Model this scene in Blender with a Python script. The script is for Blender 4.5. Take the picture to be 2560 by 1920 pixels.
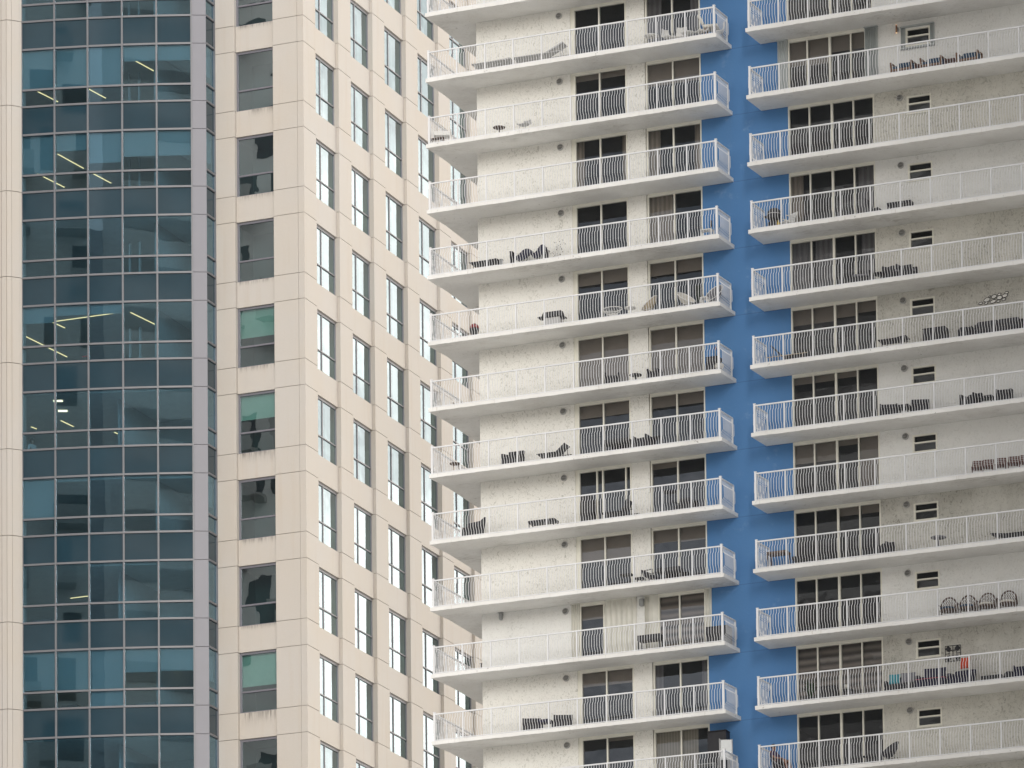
import bpy, math, random
from mathutils import Vector, Matrix, noise as mnoise
R = math.radians
random.seed(7)
for o in list(bpy.data.objects): bpy.data.objects.remove(o)
sc = bpy.context.scene
col = sc.collection

# ------------------------------------------------------------------ camera
cam = bpy.data.cameras.new('camera'); co = bpy.data.objects.new('camera', cam); col.objects.link(co)
yaw, pit, rol = -0.3921, 0.0935, -0.0101
fw = Vector((math.sin(yaw)*math.cos(pit), math.cos(yaw)*math.cos(pit), math.sin(pit)))
r0 = Vector((math.cos(yaw), -math.sin(yaw), 0)); u0 = r0.cross(fw)
rt = math.cos(rol)*r0 + math.sin(rol)*u0; up = -math.sin(rol)*r0 + math.cos(rol)*u0
m = Matrix.Identity(4)
for i in range(3):
    m[i][0], m[i][1], m[i][2] = rt[i], up[i], -fw[i]
m[0][3], m[1][3], m[2][3] = 75.2015, -206.5614, -81.4538
co.matrix_world = m
cam.sensor_width = 36; cam.sensor_fit = 'HORIZONTAL'
cam.lens = 14072.985/2560*36
cam.shift_y = 2933.14/2560
cam.clip_start = 1; cam.clip_end = 6000
sc.camera = co

# ------------------------------------------------------------------ world, sun, exposure
SUN_AZ, SUN_EL = R(31), R(12)          # azimuth measured from -Y (towards the viewer) to +X
w = bpy.data.worlds.new('World'); sc.world = w; w.use_nodes = True
nt = w.node_tree; nt.nodes.clear()
def wn(t, **k):
    n = nt.nodes.new(t)
    for a, b in k.items(): setattr(n, a, b)
    return n
out = wn('ShaderNodeOutputWorld'); bg = wn('ShaderNodeBackground'); bg.inputs[1].default_value = 0.1
sky = wn('ShaderNodeTexSky', sky_type='NISHITA', sun_disc=False)
sky.sun_elevation = SUN_EL; sky.sun_rotation = math.pi - SUN_AZ
sky.air_density = 1.0; sky.dust_density = 1.5; sky.ozone_density = 1.0
tc = wn('ShaderNodeTexCoord'); mp = wn('ShaderNodeMapping'); mp.inputs['Scale'].default_value = (1, 1, 2.2)
nz = wn('ShaderNodeTexNoise'); nz.inputs['Scale'].default_value = 8; nz.inputs['Detail'].default_value = 7; nz.inputs['Roughness'].default_value = .58
cr = wn('ShaderNodeValToRGB'); cr.color_ramp.elements[0].position = .36; cr.color_ramp.elements[1].position = .58
cr.color_ramp.elements[0].color = (.35, .35, .35, 1); cr.color_ramp.elements[1].color = (1, 1, 1, 1)
mx = wn('ShaderNodeMixRGB'); 
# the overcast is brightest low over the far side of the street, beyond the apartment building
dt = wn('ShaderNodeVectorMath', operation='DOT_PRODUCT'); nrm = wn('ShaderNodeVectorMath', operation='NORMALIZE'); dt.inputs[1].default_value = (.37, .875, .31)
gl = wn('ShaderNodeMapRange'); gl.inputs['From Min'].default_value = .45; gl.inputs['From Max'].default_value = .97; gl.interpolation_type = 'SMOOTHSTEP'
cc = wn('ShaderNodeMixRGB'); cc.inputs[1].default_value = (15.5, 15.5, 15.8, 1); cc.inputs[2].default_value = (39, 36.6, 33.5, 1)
L = nt.links.new
L(tc.outputs['Generated'], mp.inputs[0]); L(mp.outputs[0], nz.inputs[0]); L(nz.outputs[0], cr.inputs[0])
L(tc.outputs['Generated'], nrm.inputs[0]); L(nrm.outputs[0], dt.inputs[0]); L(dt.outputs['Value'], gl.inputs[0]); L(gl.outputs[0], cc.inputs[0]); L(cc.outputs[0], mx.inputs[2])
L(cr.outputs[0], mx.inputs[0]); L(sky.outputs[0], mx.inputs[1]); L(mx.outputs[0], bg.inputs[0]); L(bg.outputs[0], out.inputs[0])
sd = bpy.data.lights.new('sun', 'SUN'); sd.energy = 2.5; sd.angle = R(20); sd.color = (1, .97, .93)
so = bpy.data.objects.new('sun', sd); col.objects.link(so)
to_sun = Vector((math.sin(SUN_AZ)*math.cos(SUN_EL), -math.cos(SUN_AZ)*math.cos(SUN_EL), math.sin(SUN_EL)))
so.rotation_euler = to_sun.to_track_quat('Z', 'Y').to_euler(); so.location = (60, -150, 120)
sc.view_settings.view_transform = 'Standard'; sc.view_settings.look = 'None'
sc.view_settings.exposure = -0.1; sc.view_settings.gamma = 1
sc.render.engine = 'CYCLES'
sc.cycles.max_bounces = 8; sc.cycles.transparent_max_bounces = 12; sc.cycles.glossy_bounces = 4
sc.render.resolution_x, sc.render.resolution_y = 1024, 768

# ------------------------------------------------------------------ helpers
class MB:
    def __init__(s): s.v = []; s.f = []; s.sm = []
    def add(s, vs, fs, smooth=False):
        b = len(s.v); s.v += [tuple(p) for p in vs]
        s.f += [tuple(i+b for i in f) for f in fs]; s.sm += [smooth]*len(fs); return s
    def box(s, x0, x1, y0, y1, z0, z1):
        return s.add([(x0,y0,z0),(x1,y0,z0),(x1,y1,z0),(x0,y1,z0),(x0,y0,z1),(x1,y0,z1),(x1,y1,z1),(x0,y1,z1)],
                     [(0,3,2,1),(4,5,6,7),(0,1,5,4),(1,2,6,5),(2,3,7,6),(3,0,4,7)])
    def hexa(s, p):   # 8 corners ordered like box
        return s.add(p, [(0,3,2,1),(4,5,6,7),(0,1,5,4),(1,2,6,5),(2,3,7,6),(3,0,4,7)])
    def bbox(s, x0, x1, y0, y1, z0, z1, b=.02, rx=0, about=None):   # box with bevelled long edges, optional tilt about X axis
        pts = []
        for z in (z0, z0+b, z1-b, z1):
            i = b if z in (z0, z1) else 0
            pts += [(x0+i,y0+b,z),(x0+b,y0+i,z),(x1-b,y0+i,z),(x1-i,y0+b,z),(x1-i,y1-b,z),(x1-b,y1-i,z),(x0+b,y1-i,z),(x0+i,y1-b,z)]
        if rx:
            c, sn = math.cos(rx), math.sin(rx); ay, az = about
            pts = [(x, ay+(y-ay)*c-(z-az)*sn, az+(y-ay)*sn+(z-az)*c) for x, y, z in pts]
        fs = [tuple(range(7,-1,-1)), tuple(range(24,32))]
        for l in range(3):
            for k in range(8):
                a = l*8+k; bb = l*8+(k+1) % 8; fs.append((a, bb, bb+8, a+8))
        return s.add(pts, fs, False)
    def tube(s, pts, r, n=6, closed=False, smooth=True):
        pts = [Vector(p) for p in pts]; N = len(pts); vs = []; fs = []
        rr = r if hasattr(r, '__len__') else [r]*N
        for i, p in enumerate(pts):
            a = pts[(i-1) % N] if (closed or i > 0) else p; b = pts[(i+1) % N] if (closed or i < N-1) else p
            d = (b-a).normalized(); h = Vector((0,0,1)) if abs(d.z) < .9 else Vector((1,0,0))
            x = d.cross(h).normalized(); y = x.cross(d).normalized()
            for k in range(n):
                t = 2*math.pi*(k+.5)/n; vs.append(p + rr[i]*(math.cos(t)*x+math.sin(t)*y))
        for i in range(N if closed else N-1):
            j = (i+1) % N
            for k in range(n):
                k2 = (k+1) % n; fs.append((i*n+k, i*n+k2, j*n+k2, j*n+k))
        if not closed: fs += [tuple(range(n-1,-1,-1)), tuple(range((N-1)*n, N*n))]
        return s.add(vs, fs, smooth)
    def lathe(s, prof, n=20, c=(0,0,0), sx=1, sy=1):
        vs = []; fs = []
        for r_, z in prof:
            for k in range(n):
                t = 2*math.pi*k/n; vs.append((c[0]+r_*sx*math.cos(t), c[1]+r_*sy*math.sin(t), c[2]+z))
        for i in range(len(prof)-1):
            for k in range(n):
                k2 = (k+1) % n; fs.append((i*n+k, i*n+k2, (i+1)*n+k2, (i+1)*n+k))
        fs += [tuple(range(n-1,-1,-1)), tuple(range((len(prof)-1)*n, len(prof)*n))]
        return s.add(vs, fs, True)
    def prism(s, poly, z0, z1):
        n = len(poly); vs = [(x,y,z0) for x,y in poly]+[(x,y,z1) for x,y in poly]
        return s.add(vs, [tuple(range(n-1,-1,-1)), tuple(range(n,2*n))]+[(k,(k+1)%n,(k+1)%n+n,k+n) for k in range(n)])
    def xprism(s, poly, x0, x1):   # poly in (y,z), extruded along x
        n = len(poly); vs = [(x0,y,z) for y,z in poly]+[(x1,y,z) for y,z in poly]
        return s.add(vs, [tuple(range(n-1,-1,-1)), tuple(range(n,2*n))]+[(k,(k+1)%n,(k+1)%n+n,k+n) for k in range(n)])
    def obar(s, a, b, w_, d, upv=(0,0,1)):   # rectangular bar from a to b
        a, b = Vector(a), Vector(b); dr = (b-a).normalized(); u = Vector(upv)
        x = dr.cross(u).normalized()*w_/2; y = x.cross(dr).normalized()*d/2
        return s.hexa([a-x-y,a+x-y,a+x+y,a-x+y,b-x-y,b+x-y,b+x+y,b-x+y])
    def build(s, name, mat, parent=None, loc=None):
        me = bpy.data.meshes.new(name); me.from_pydata(s.v, [], s.f); me.validate(); me.update()
        me.polygons.foreach_set('use_smooth', s.sm if len(s.sm) == len(me.polygons) else [False]*len(me.polygons))
        import bmesh
        bm = bmesh.new(); bm.from_mesh(me); bmesh.ops.recalc_face_normals(bm, faces=bm.faces); bm.to_mesh(me); bm.free()
        if mat: me.materials.append(mat)
        o = bpy.data.objects.new(name, me); col.objects.link(o)
        if parent is not None:
            o.parent = parent
        if loc is not None: o.location = loc
        return o
def dup(o, parent, loc=None):
    c = o.copy(); col.objects.link(c); c.parent = parent
    if loc is not None: c.location = loc
    return c
def thing(name, label, cat, loc=(0,0,0), rz=0, group=None):
    o = bpy.data.objects.new(name, None); col.objects.link(o); o.location = loc; o.rotation_euler = (0,0,rz)
    o['label'] = label; o['category'] = cat; o.empty_display_size = .3
    if group: o['group'] = group
    return o

# ------------------------------------------------------------------ materials
def newmat(name):
    mt = bpy.data.materials.new(name); mt.use_nodes = True
    return mt, mt.node_tree, mt.node_tree.nodes['Principled BSDF']
def simple(name, c, rough=.6, metal=0, var=.06, scale=3, emit=None):
    mt, t, p = newmat(name)
    p.inputs['Roughness'].default_value = rough; p.inputs['Metallic'].default_value = metal
    n = t.nodes.new('ShaderNodeTexNoise'); n.inputs['Scale'].default_value = scale; n.inputs['Detail'].default_value = 4
    g = t.nodes.new('ShaderNodeNewGeometry'); t.links.new(g.outputs['Position'], n.inputs[0])
    mr = t.nodes.new('ShaderNodeMapRange'); mr.inputs['From Min'].default_value = .3; mr.inputs['From Max'].default_value = .7
    mr.inputs['To Min'].default_value = 1-var; mr.inputs['To Max'].default_value = 1+var
    mm = t.nodes.new('ShaderNodeMixRGB'); mm.blend_type = 'MULTIPLY'; mm.inputs[0].default_value = 1
    mm.inputs[1].default_value = (*c, 1)
    t.links.new(n.outputs[0], mr.inputs[0]); t.links.new(mr.outputs[0], mm.inputs[2]); t.links.new(mm.outputs[0], p.inputs['Base Color'])
    if emit:
        p.inputs['Emission Color'].default_value = (*emit[0], 1); p.inputs['Emission Strength'].default_value = emit[1]
    return mt
def N(t, typ, **k):
    n = t.nodes.new(typ)
    for a, b in k.items(): setattr(n, a, b)
    return n
def noise_ramp(t, vec, scale, p0, p1, detail=4, rough=.55, stretch=None, dist=0):
    if stretch:
        mpn = N(t, 'ShaderNodeMapping'); mpn.inputs['Scale'].default_value = stretch; t.links.new(vec, mpn.inputs[0]); vec = mpn.outputs[0]
    n = N(t, 'ShaderNodeTexNoise'); n.inputs['Scale'].default_value = scale; n.inputs['Detail'].default_value = detail
    n.inputs['Roughness'].default_value = rough; n.inputs['Distortion'].default_value = dist
    t.links.new(vec, n.inputs[0])
    mr = N(t, 'ShaderNodeMapRange'); mr.inputs['From Min'].default_value = p0; mr.inputs['From Max'].default_value = p1
    t.links.new(n.outputs[0], mr.inputs[0]); return mr.outputs[0]
def mix(t, fac, a, b, mode='MIX'):
    mm = N(t, 'ShaderNodeMixRGB', blend_type=mode)
    for i, x in ((0, fac), (1, a), (2, b)):
        if isinstance(x, (int, float)): mm.inputs[i].default_value = x
        elif isinstance(x, tuple): mm.inputs[i].default_value = (*x, 1)
        else: t.links.new(x, mm.inputs[i])
    return mm.outputs[0]
def mul(t, a, b):
    n = N(t, 'ShaderNodeMath', operation='MULTIPLY')
    for i, x in ((0, a), (1, b)):
        if isinstance(x, (int, float)): n.inputs[i].default_value = x
        else: t.links.new(x, n.inputs[i])
    return n.outputs[0]

def stucco(name, base, dark, amount, fleck, seed=0.):
    """knock-down stucco: fleck dirt caught in the texture plus large grey patches of weathering"""
    mt, t, p = newmat(name); p.inputs['Roughness'].default_value = .9
    g = N(t, 'ShaderNodeNewGeometry'); ad = N(t, 'ShaderNodeVectorMath', operation='ADD'); ad.inputs[1].default_value = (seed, seed*.7, seed*1.3)
    t.links.new(g.outputs['Position'], ad.inputs[0]); v = ad.outputs[0]
    patch = noise_ramp(t, v, .55, .40, .66, 5, .6, (1, 1, .8))
    fl = noise_ramp(t, v, 6.5, .53, .66, 5, .7, (1, 1, .75), 2.2)
    fine = noise_ramp(t, v, 26, .35, .7, 3, .6)
    streak = noise_ramp(t, v, 3.2, .52, .8, 4, .6, (2.2, 2.2, .16))
    c = mix(t, mul(t, patch, amount), base, dark)
    c = mix(t, mul(t, mul(t, fl, patch), fleck), c, (dark[0]*.45, dark[1]*.45, dark[2]*.42))
    c = mix(t, mul(t, fl, fleck*.62), c, (dark[0]*.5, dark[1]*.5, dark[2]*.45))
    c = mix(t, mul(t, streak, amount*.35), c, dark)
    c = mix(t, mul(t, fine, .09), c, dark)
    t.links.new(c, p.inputs['Base Color'])
    b = N(t, 'ShaderNodeBump'); b.inputs['Strength'].default_value = .5; b.inputs['Distance'].default_value = .02
    bn = noise_ramp(t, v, 9, .3, .75, 4, .6, None, 1.2)
    t.links.new(bn, b.inputs['Height']); t.links.new(b.outputs[0], p.inputs['Normal'])
    return mt
M = {}
M['stucco_a'] = stucco('stucco_cream', (.79,.78,.735), (.66,.65,.60), .25, .62, 3.1)
M['stucco_b'] = stucco('stucco_stained', (.66,.645,.585), (.46,.45,.40), .55, .65, 11.7)
M['stucco_c'] = stucco('stucco_fresh', (.76,.76,.735), (.62,.62,.59), .3, .28, 23.0)
M['stucco_d'] = stucco('stucco_dirty', (.63,.62,.57), (.40,.39,.345), .65, .7, 37.0)

def slab_mat():
    mt, t, p = newmat('slab_paint'); p.inputs['Roughness'].default_value = .8
    g = N(t, 'ShaderNodeNewGeometry'); v = g.outputs['Position']
    c = mix(t, noise_ramp(t, v, .5, .35, .7, 4), (.78,.775,.755), (.69,.68,.655))
    # mildew on the underside, chips and rust on the edges
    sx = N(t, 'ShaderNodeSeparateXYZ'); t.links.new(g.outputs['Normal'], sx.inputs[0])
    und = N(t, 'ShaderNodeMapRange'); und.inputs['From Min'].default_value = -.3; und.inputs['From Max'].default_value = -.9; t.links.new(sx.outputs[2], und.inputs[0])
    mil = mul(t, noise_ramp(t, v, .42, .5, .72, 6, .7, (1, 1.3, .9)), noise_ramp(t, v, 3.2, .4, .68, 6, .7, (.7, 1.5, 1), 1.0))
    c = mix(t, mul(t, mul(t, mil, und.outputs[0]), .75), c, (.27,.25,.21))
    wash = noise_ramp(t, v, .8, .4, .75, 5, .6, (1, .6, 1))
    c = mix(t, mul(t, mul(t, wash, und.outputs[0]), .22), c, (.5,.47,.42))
    chip = mul(t, noise_ramp(t, v, 7, .66, .69, 3, .6), noise_ramp(t, v, .45, .5, .62, 2))
    c = mix(t, mul(t, chip, .7), c, (.22,.2,.18))
    drip = noise_ramp(t, v, 4.5, .6, .74, 3, .6, (2.4, 2.4, .2))
    c = mix(t, mul(t, drip, .38), c, (.42,.37,.30))
    t.links.new(c, p.inputs['Base Color'])
    b = N(t, 'ShaderNodeBump'); b.inputs['Strength'].default_value = .35; b.inputs['Distance'].default_value = .02
    t.links.new(noise_ramp(t, v, 6, .3, .75, 5), b.inputs['Height']); t.links.new(b.outputs[0], p.inputs['Normal'])
    return mt
M['slab'] = slab_mat()
def blue_mat():
    mt, t, p = newmat('blue_paint'); p.inputs['Roughness'].default_value = .75
    g = N(t, 'ShaderNodeNewGeometry'); v = g.outputs['Position']
    c = mix(t, noise_ramp(t, v, .35, .35, .7, 5), (.066,.188,.405), (.074,.2,.415))
    c = mix(t, mul(t, noise_ramp(t, v, 1.1, .52, .8, 4, .6, (1.6, 1.6, .14)), .35), c, (.085,.19,.37))
    sz = N(t, 'ShaderNodeSeparateXYZ'); t.links.new(v, sz.inputs[0])
    ad = N(t, 'ShaderNodeMath', operation='ADD'); ad.inputs[1].default_value = 2.75*40+.07; t.links.new(sz.outputs[2], ad.inputs[0])
    md = N(t, 'ShaderNodeMath', operation='MODULO'); md.inputs[1].default_value = 2.75; t.links.new(ad.outputs[0], md.inputs[0])
    lt = N(t, 'ShaderNodeMath', operation='LESS_THAN'); lt.inputs[1].default_value = .035; t.links.new(md.outputs[0], lt.inputs[0])
    c = mix(t, mul(t, lt.outputs[0], .4), c, (.03,.085,.19))
    sc1 = mul(t, noise_ramp(t, v, 1.0, .60, .74, 4, .6, (1, 1, 1.4)), noise_ramp(t, v, 5, .4, .7, 5, .7))
    c = mix(t, mul(t, sc1, .5), c, (.3,.42,.58))
    t.links.new(c, p.inputs['Base Color'])
    b = N(t, 'ShaderNodeBump'); b.inputs['Strength'].default_value = .25; b.inputs['Distance'].default_value = .015
    t.links.new(noise_ramp(t, v, 9, .3, .75, 4), b.inputs['Height']); t.links.new(b.outputs[0], p.inputs['Normal'])
    return mt
M['blue'] = blue_mat()
def stone_mat(name, base, warm):
    mt, t, p = newmat(name); p.inputs['Roughness'].default_value = .85
    g = N(t, 'ShaderNodeNewGeometry'); v = g.outputs['Position']
    c = mix(t, noise_ramp(t, v, .25, .35, .68, 4), base, warm)
    c = mix(t, mul(t, noise_ramp(t, v, 40, .35, .7, 2), .12), c, (base[0]*.6, base[1]*.6, base[2]*.6))
    c = mix(t, mul(t, noise_ramp(t, v, 1.5, .55, .8, 4, .6, (2, 2, .12)), .3), c, (base[0]*.86, base[1]*.74, base[2]*.60))
    t.links.new(c, p.inputs['Base Color'])
    b = N(t, 'ShaderNodeBump'); b.inputs['Strength'].default_value = .2; b.inputs['Distance'].default_value = .01
    t.links.new(noise_ramp(t, v, 14, .3, .75, 4), b.inputs['Height']); t.links.new(b.outputs[0], p.inputs['Normal'])
    return mt
M['stone'] = stone_mat('precast_stone', (.54,.505,.465), (.545,.495,.435))
M['joint'] = simple('dark_joint', (.24,.215,.19), .9)  # dark backing colour seen in the gaps between panels
M['metal_panel'] = simple('metal_panel', (.175,.174,.20), .45, .0, .03, .6)
M['mullion'] = simple('mullion', (.155,.158,.172), .4, .0, .05, 2)
M['win_frame'] = simple('window_frame', (.26,.255,.27), .4, 0, .05, 2)
M['mullion_dark'] = simple('dark_frame', (.10,.095,.10), .4, 0, .05, 2)
M['alu'] = simple('aluminium_frame', (.74,.725,.64), .5, 0, .05, 2)
M['alu_grey'] = simple('grey_frame', (.40,.40,.39), .5, 0, .05, 2)
M['rail'] = simple('rail_white', (.70,.705,.715), .45, 0, .05, 1.5)
M['shutter'] = simple('shutter_panel', (.60,.59,.53), .55, 0, .05, 3)
M['shutter_grey'] = simple('shutter_grey', (.40,.43,.43), .55, 0, .05, 3)

def glass(name, tint, k0, k1, wob=.0022, wsc=.55, gcol=(.93,.97,1)):
    """tinted pane: see-through mixed with a mirror that strengthens towards grazing angles, slightly wavy"""
    mt = bpy.data.materials.new(name); mt.use_nodes = True; t = mt.node_tree; t.nodes.clear()
    o = N(t, 'ShaderNodeOutputMaterial'); ms = N(t, 'ShaderNodeMixShader'); tr = N(t, 'ShaderNodeBsdfTransparent'); gl = N(t, 'ShaderNodeBsdfGlossy')
    tr.inputs[0].default_value = (*tint, 1); gl.inputs['Roughness'].default_value = .0; gl.inputs['Color'].default_value = (*gcol, 1)
    lw = N(t, 'ShaderNodeLayerWeight'); lw.inputs[0].default_value = .5
    pw = N(t, 'ShaderNodeMath', operation='POWER'); pw.inputs[1].default_value = 2.6
    mr = N(t, 'ShaderNodeMapRange'); mr.inputs['To Min'].default_value = k0; mr.inputs['To Max'].default_value = k1
    t.links.new(lw.outputs['Facing'], pw.inputs[0]); t.links.new(pw.outputs[0], mr.inputs[0]); t.links.new(mr.outputs[0], ms.inputs[0])
    g = N(t, 'ShaderNodeNewGeometry'); n = N(t, 'ShaderNodeTexNoise'); n.inputs['Scale'].default_value = wsc; n.inputs['Detail'].default_value = 2
    t.links.new(g.outputs['Position'], n.inputs[0])
    b = N(t, 'ShaderNodeBump'); b.inputs['Strength'].default_value = 1; b.inputs['Distance'].default_value = wob
    t.links.new(n.outputs[0], b.inputs['Height']); t.links.new(b.outputs[0], gl.inputs['Normal'])
    t.links.new(tr.outputs[0], ms.inputs[1]); t.links.new(gl.outputs[0], ms.inputs[2]); t.links.new(ms.outputs[0], o.inputs[0])
    return mt
M['glass_condo'] = glass('condo_glass', (.55,.545,.545), .062, .9, .010, .7, (.86,.92,1))
M['glass_tower'] = glass('tower_glass', (.34,.56,.54), .20, .82, .007, .5, (.80,.93,1))
M['glass_bay'] = glass('bay_glass', (.56,.70,.76), .07, .8, .0012, .5, (.66,.88,1))
M['spandrel'] = simple('spandrel_glass', (.016,.042,.060), .05, 0, .12, .5)
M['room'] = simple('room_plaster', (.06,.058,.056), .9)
M['office_wall'] = simple('office_plaster', (.44,.47,.48), .9)
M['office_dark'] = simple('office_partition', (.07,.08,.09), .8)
M['ceiling'] = simple('office_ceiling', (.70,.71,.70), .9)
M['blind_taupe'] = simple('blind_taupe', (.43,.385,.33), .9, 0, .04)
M['blind_pale'] = simple('blind_pale', (.72,.69,.64), .9, 0, .04)
def fabric(name, c, tr):
    mt, t, p = newmat(name); o = t.nodes['Material Output']
    p.inputs['Base Color'].default_value = (*c, 1); p.inputs['Roughness'].default_value = .9
    a = N(t, 'ShaderNodeBsdfTransparent'); ms = N(t, 'ShaderNodeMixShader'); ms.inputs[0].default_value = tr
    t.links.new(p.outputs[0], ms.inputs[1]); t.links.new(a.outputs[0], ms.inputs[2]); t.links.new(ms.outputs[0], o.inputs[0]); return mt
M['shade'] = fabric('roller_shade', (.42,.45,.45), .10)
def wave_curtain(name, c1, c2, sc_, axis='X'):
    mt, t, p = newmat(name); p.inputs['Roughness'].default_value = .9
    g = N(t, 'ShaderNodeNewGeometry'); wv = N(t, 'ShaderNodeTexWave', bands_direction=axis); wv.inputs['Scale'].default_value = sc_; wv.inputs['Distortion'].default_value = .6
    t.links.new(g.outputs['Position'], wv.inputs[0]); t.links.new(mix(t, wv.outputs[0], c1, c2), p.inputs['Base Color']); return mt
M['curtain'] = wave_curtain('curtain_cloth', (.62,.56,.47), (.40,.36,.30), 1.6)
M['curtain_grey'] = wave_curtain('curtain_grey', (.35,.35,.36), (.24,.24,.25), 1.4)
M['vertical'] = wave_curtain('vertical_blind', (.60,.56,.46), (.44,.41,.33), 2.6)
M['zebra'] = wave_curtain('zebra_blind', (.48,.42,.36), (.16,.14,.12), 1.0, 'Z')
M['light_warm'] = simple('light_strip', (.9,.8,.6), .5, emit=((1,.62,.27), 3.2))
M['light_rect'] = simple('light_panel', (.9,.8,.6), .5, emit=((1,.70,.42), 5))
M['lamp_glow'] = simple('lamp_glow', (.9,.7,.5), .5, emit=((1,.55,.25), 1.6))
M['copper'] = simple('copper', (.35,.20,.13), .35, .6)
M['black'] = simple('black_plastic', (.018,.018,.022), .55)
M['wicker'] = simple('black_wicker', (.022,.022,.027), .7, 0, .3, 60)
M['charcoal'] = simple('charcoal_cloth', (.05,.05,.055), .85, 0, .1, 20)
M['grey_cloth'] = simple('grey_cloth', (.20,.20,.22), .9, 0, .1, 15)
M['lightgrey'] = simple('light_grey', (.48,.48,.48), .7)
M['white'] = simple('white_plastic', (.74,.73,.70), .5)
M['cream'] = simple('cream_cloth', (.66,.63,.56), .8)
M['tan'] = simple('tan_cloth', (.45,.38,.28), .8)
M['wood'] = simple('wood', (.19,.11,.068), .6, 0, .25, 12)
M['wood_red'] = simple('red_wood', (.13,.06,.05), .6, 0, .25, 14)
M['brown'] = simple('brown_wicker', (.11,.075,.06), .7, 0, .35, 50)
M['rattan'] = simple('rattan', (.12,.085,.07), .65, 0, .3, 40)
M['bluecush'] = simple('blue_cushion', (.035,.07,.12), .9, 0, .15, 20)
M['navy'] = simple('navy_cloth', (.02,.02,.045), .85)
M['teal'] = simple('teal_cloth', (.04,.26,.32), .85)
M['orange'] = simple('orange_cloth', (.55,.07,.03), .85)
M['red'] = simple('red_enamel', (.22,.03,.035), .4)
M['pink'] = simple('pink_trim', (.35,.08,.12), .8)
M['yellow'] = simple('yellow_plastic', (.62,.45,.08), .6)
M['steel'] = simple('grey_steel', (.33,.34,.34), .4, .5)
M['lens'] = simple('lamp_lens', (.14,.14,.13), .3)
M['leaf'] = simple('leaf', (.03,.06,.025), .6, 0, .4, 9)
M['leafdark'] = simple('dark_leaf', (.018,.03,.018), .6, 0, .4, 9)
M['mirror'] = simple('pale_shell', (.75,.74,.70), .25)
M['skin'] = simple('skin', (.24,.115,.075), .6)
M['skin_pale'] = simple('skin_pale', (.45,.28,.21), .6)
M['hair'] = simple('hair', (.012,.01,.01), .6)
M['purple'] = simple('purple_shirt', (.05,.025,.075), .9)
M['shirt_white'] = simple('white_shirt', (.7,.72,.74), .9)
M['shorts'] = simple('dark_shorts', (.015,.015,.02), .9)
M['green'] = simple('green_cloth', (.30,.42,.03), .8)
M['exit_red'] = simple('sign_red', (.25,.02,.03), .5, emit=((.9,.05,.08), .25))
M['ground'] = simple('ground_concrete', (.52,.50,.47), .95, 0, .12, .05)
M['asphalt'] = simple('asphalt', (.055,.055,.058), .9, 0, .1, .5)
M['city_pale'] = simple('city_pale', (.42,.41,.40), .8, 0, .1, .3)
M['city_dark'] = simple('city_dark', (.10,.11,.12), .6, 0, .1, .3)
M['city_mid'] = simple('city_mid', (.26,.285,.32), .8, 0, .1, .3)
M['city_white'] = simple('city_white', (.74,.73,.71), .8, 0, .1, .3)
M['city_band'] = simple('city_band', (.25,.275,.31), .5, 0, .1, .3)
M['city_glass'] = simple('city_glass', (.05,.065,.075), .15)

GZ = -83.2
# ------------------------------------------------------------------ setting
g = MB(); g.box(-900, 900, -900, 900, GZ-1, GZ); go = g.build('ground', M['ground']); go['kind'] = 'structure'
g = MB(); g.box(-900, 900, -150, -112, GZ+.004, GZ+.008); go = g.build('road', M['asphalt']); go['kind'] = 'structure'

# ------------------------------------------------------------------ condominium
FH = 2.75; XL, XR, XR2, XEND = -12.6413, 0.0, 1.2342, 24.0; XW = -11.1215; D = 1.776
TOPF, BOTF = -2, 13             # detailed slabs
condo = thing('condo_building', 'white stucco apartment building with stacked railed balconies and a blue painted wall strip', 'apartment building', (0, 0, GZ))
OFF = (0, 0, -GZ)
def cpart(mb, name, mat, parent=None):
    if parent is None: return mb.build(name, mat, condo, OFF)
    return mb.build(name, mat, parent)      # sub-part: its parent already carries the offset
# core: back rooms, roof, lower storeys
k = MB(); k.box(XW+.02, XEND, 4.6, 18, GZ, 8.6); k.box(XW+.02, XEND, .02, 4.6, GZ, -BOTF*FH-.2); k.box(XW+.02, XEND, .02, 4.58, 6.0, 8.6)
k.box(XW+.02, XW+.2, .25, 4.58, -BOTF*FH-.2, 6.0)
cpart(k, 'core_wall', M['stucco_c'])
k = MB(); k.box(-1.334, 2.363, .0, .2, -BOTF*FH-.3, 6.0); cpart(k, 'accent_wall', M['blue'])
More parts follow.
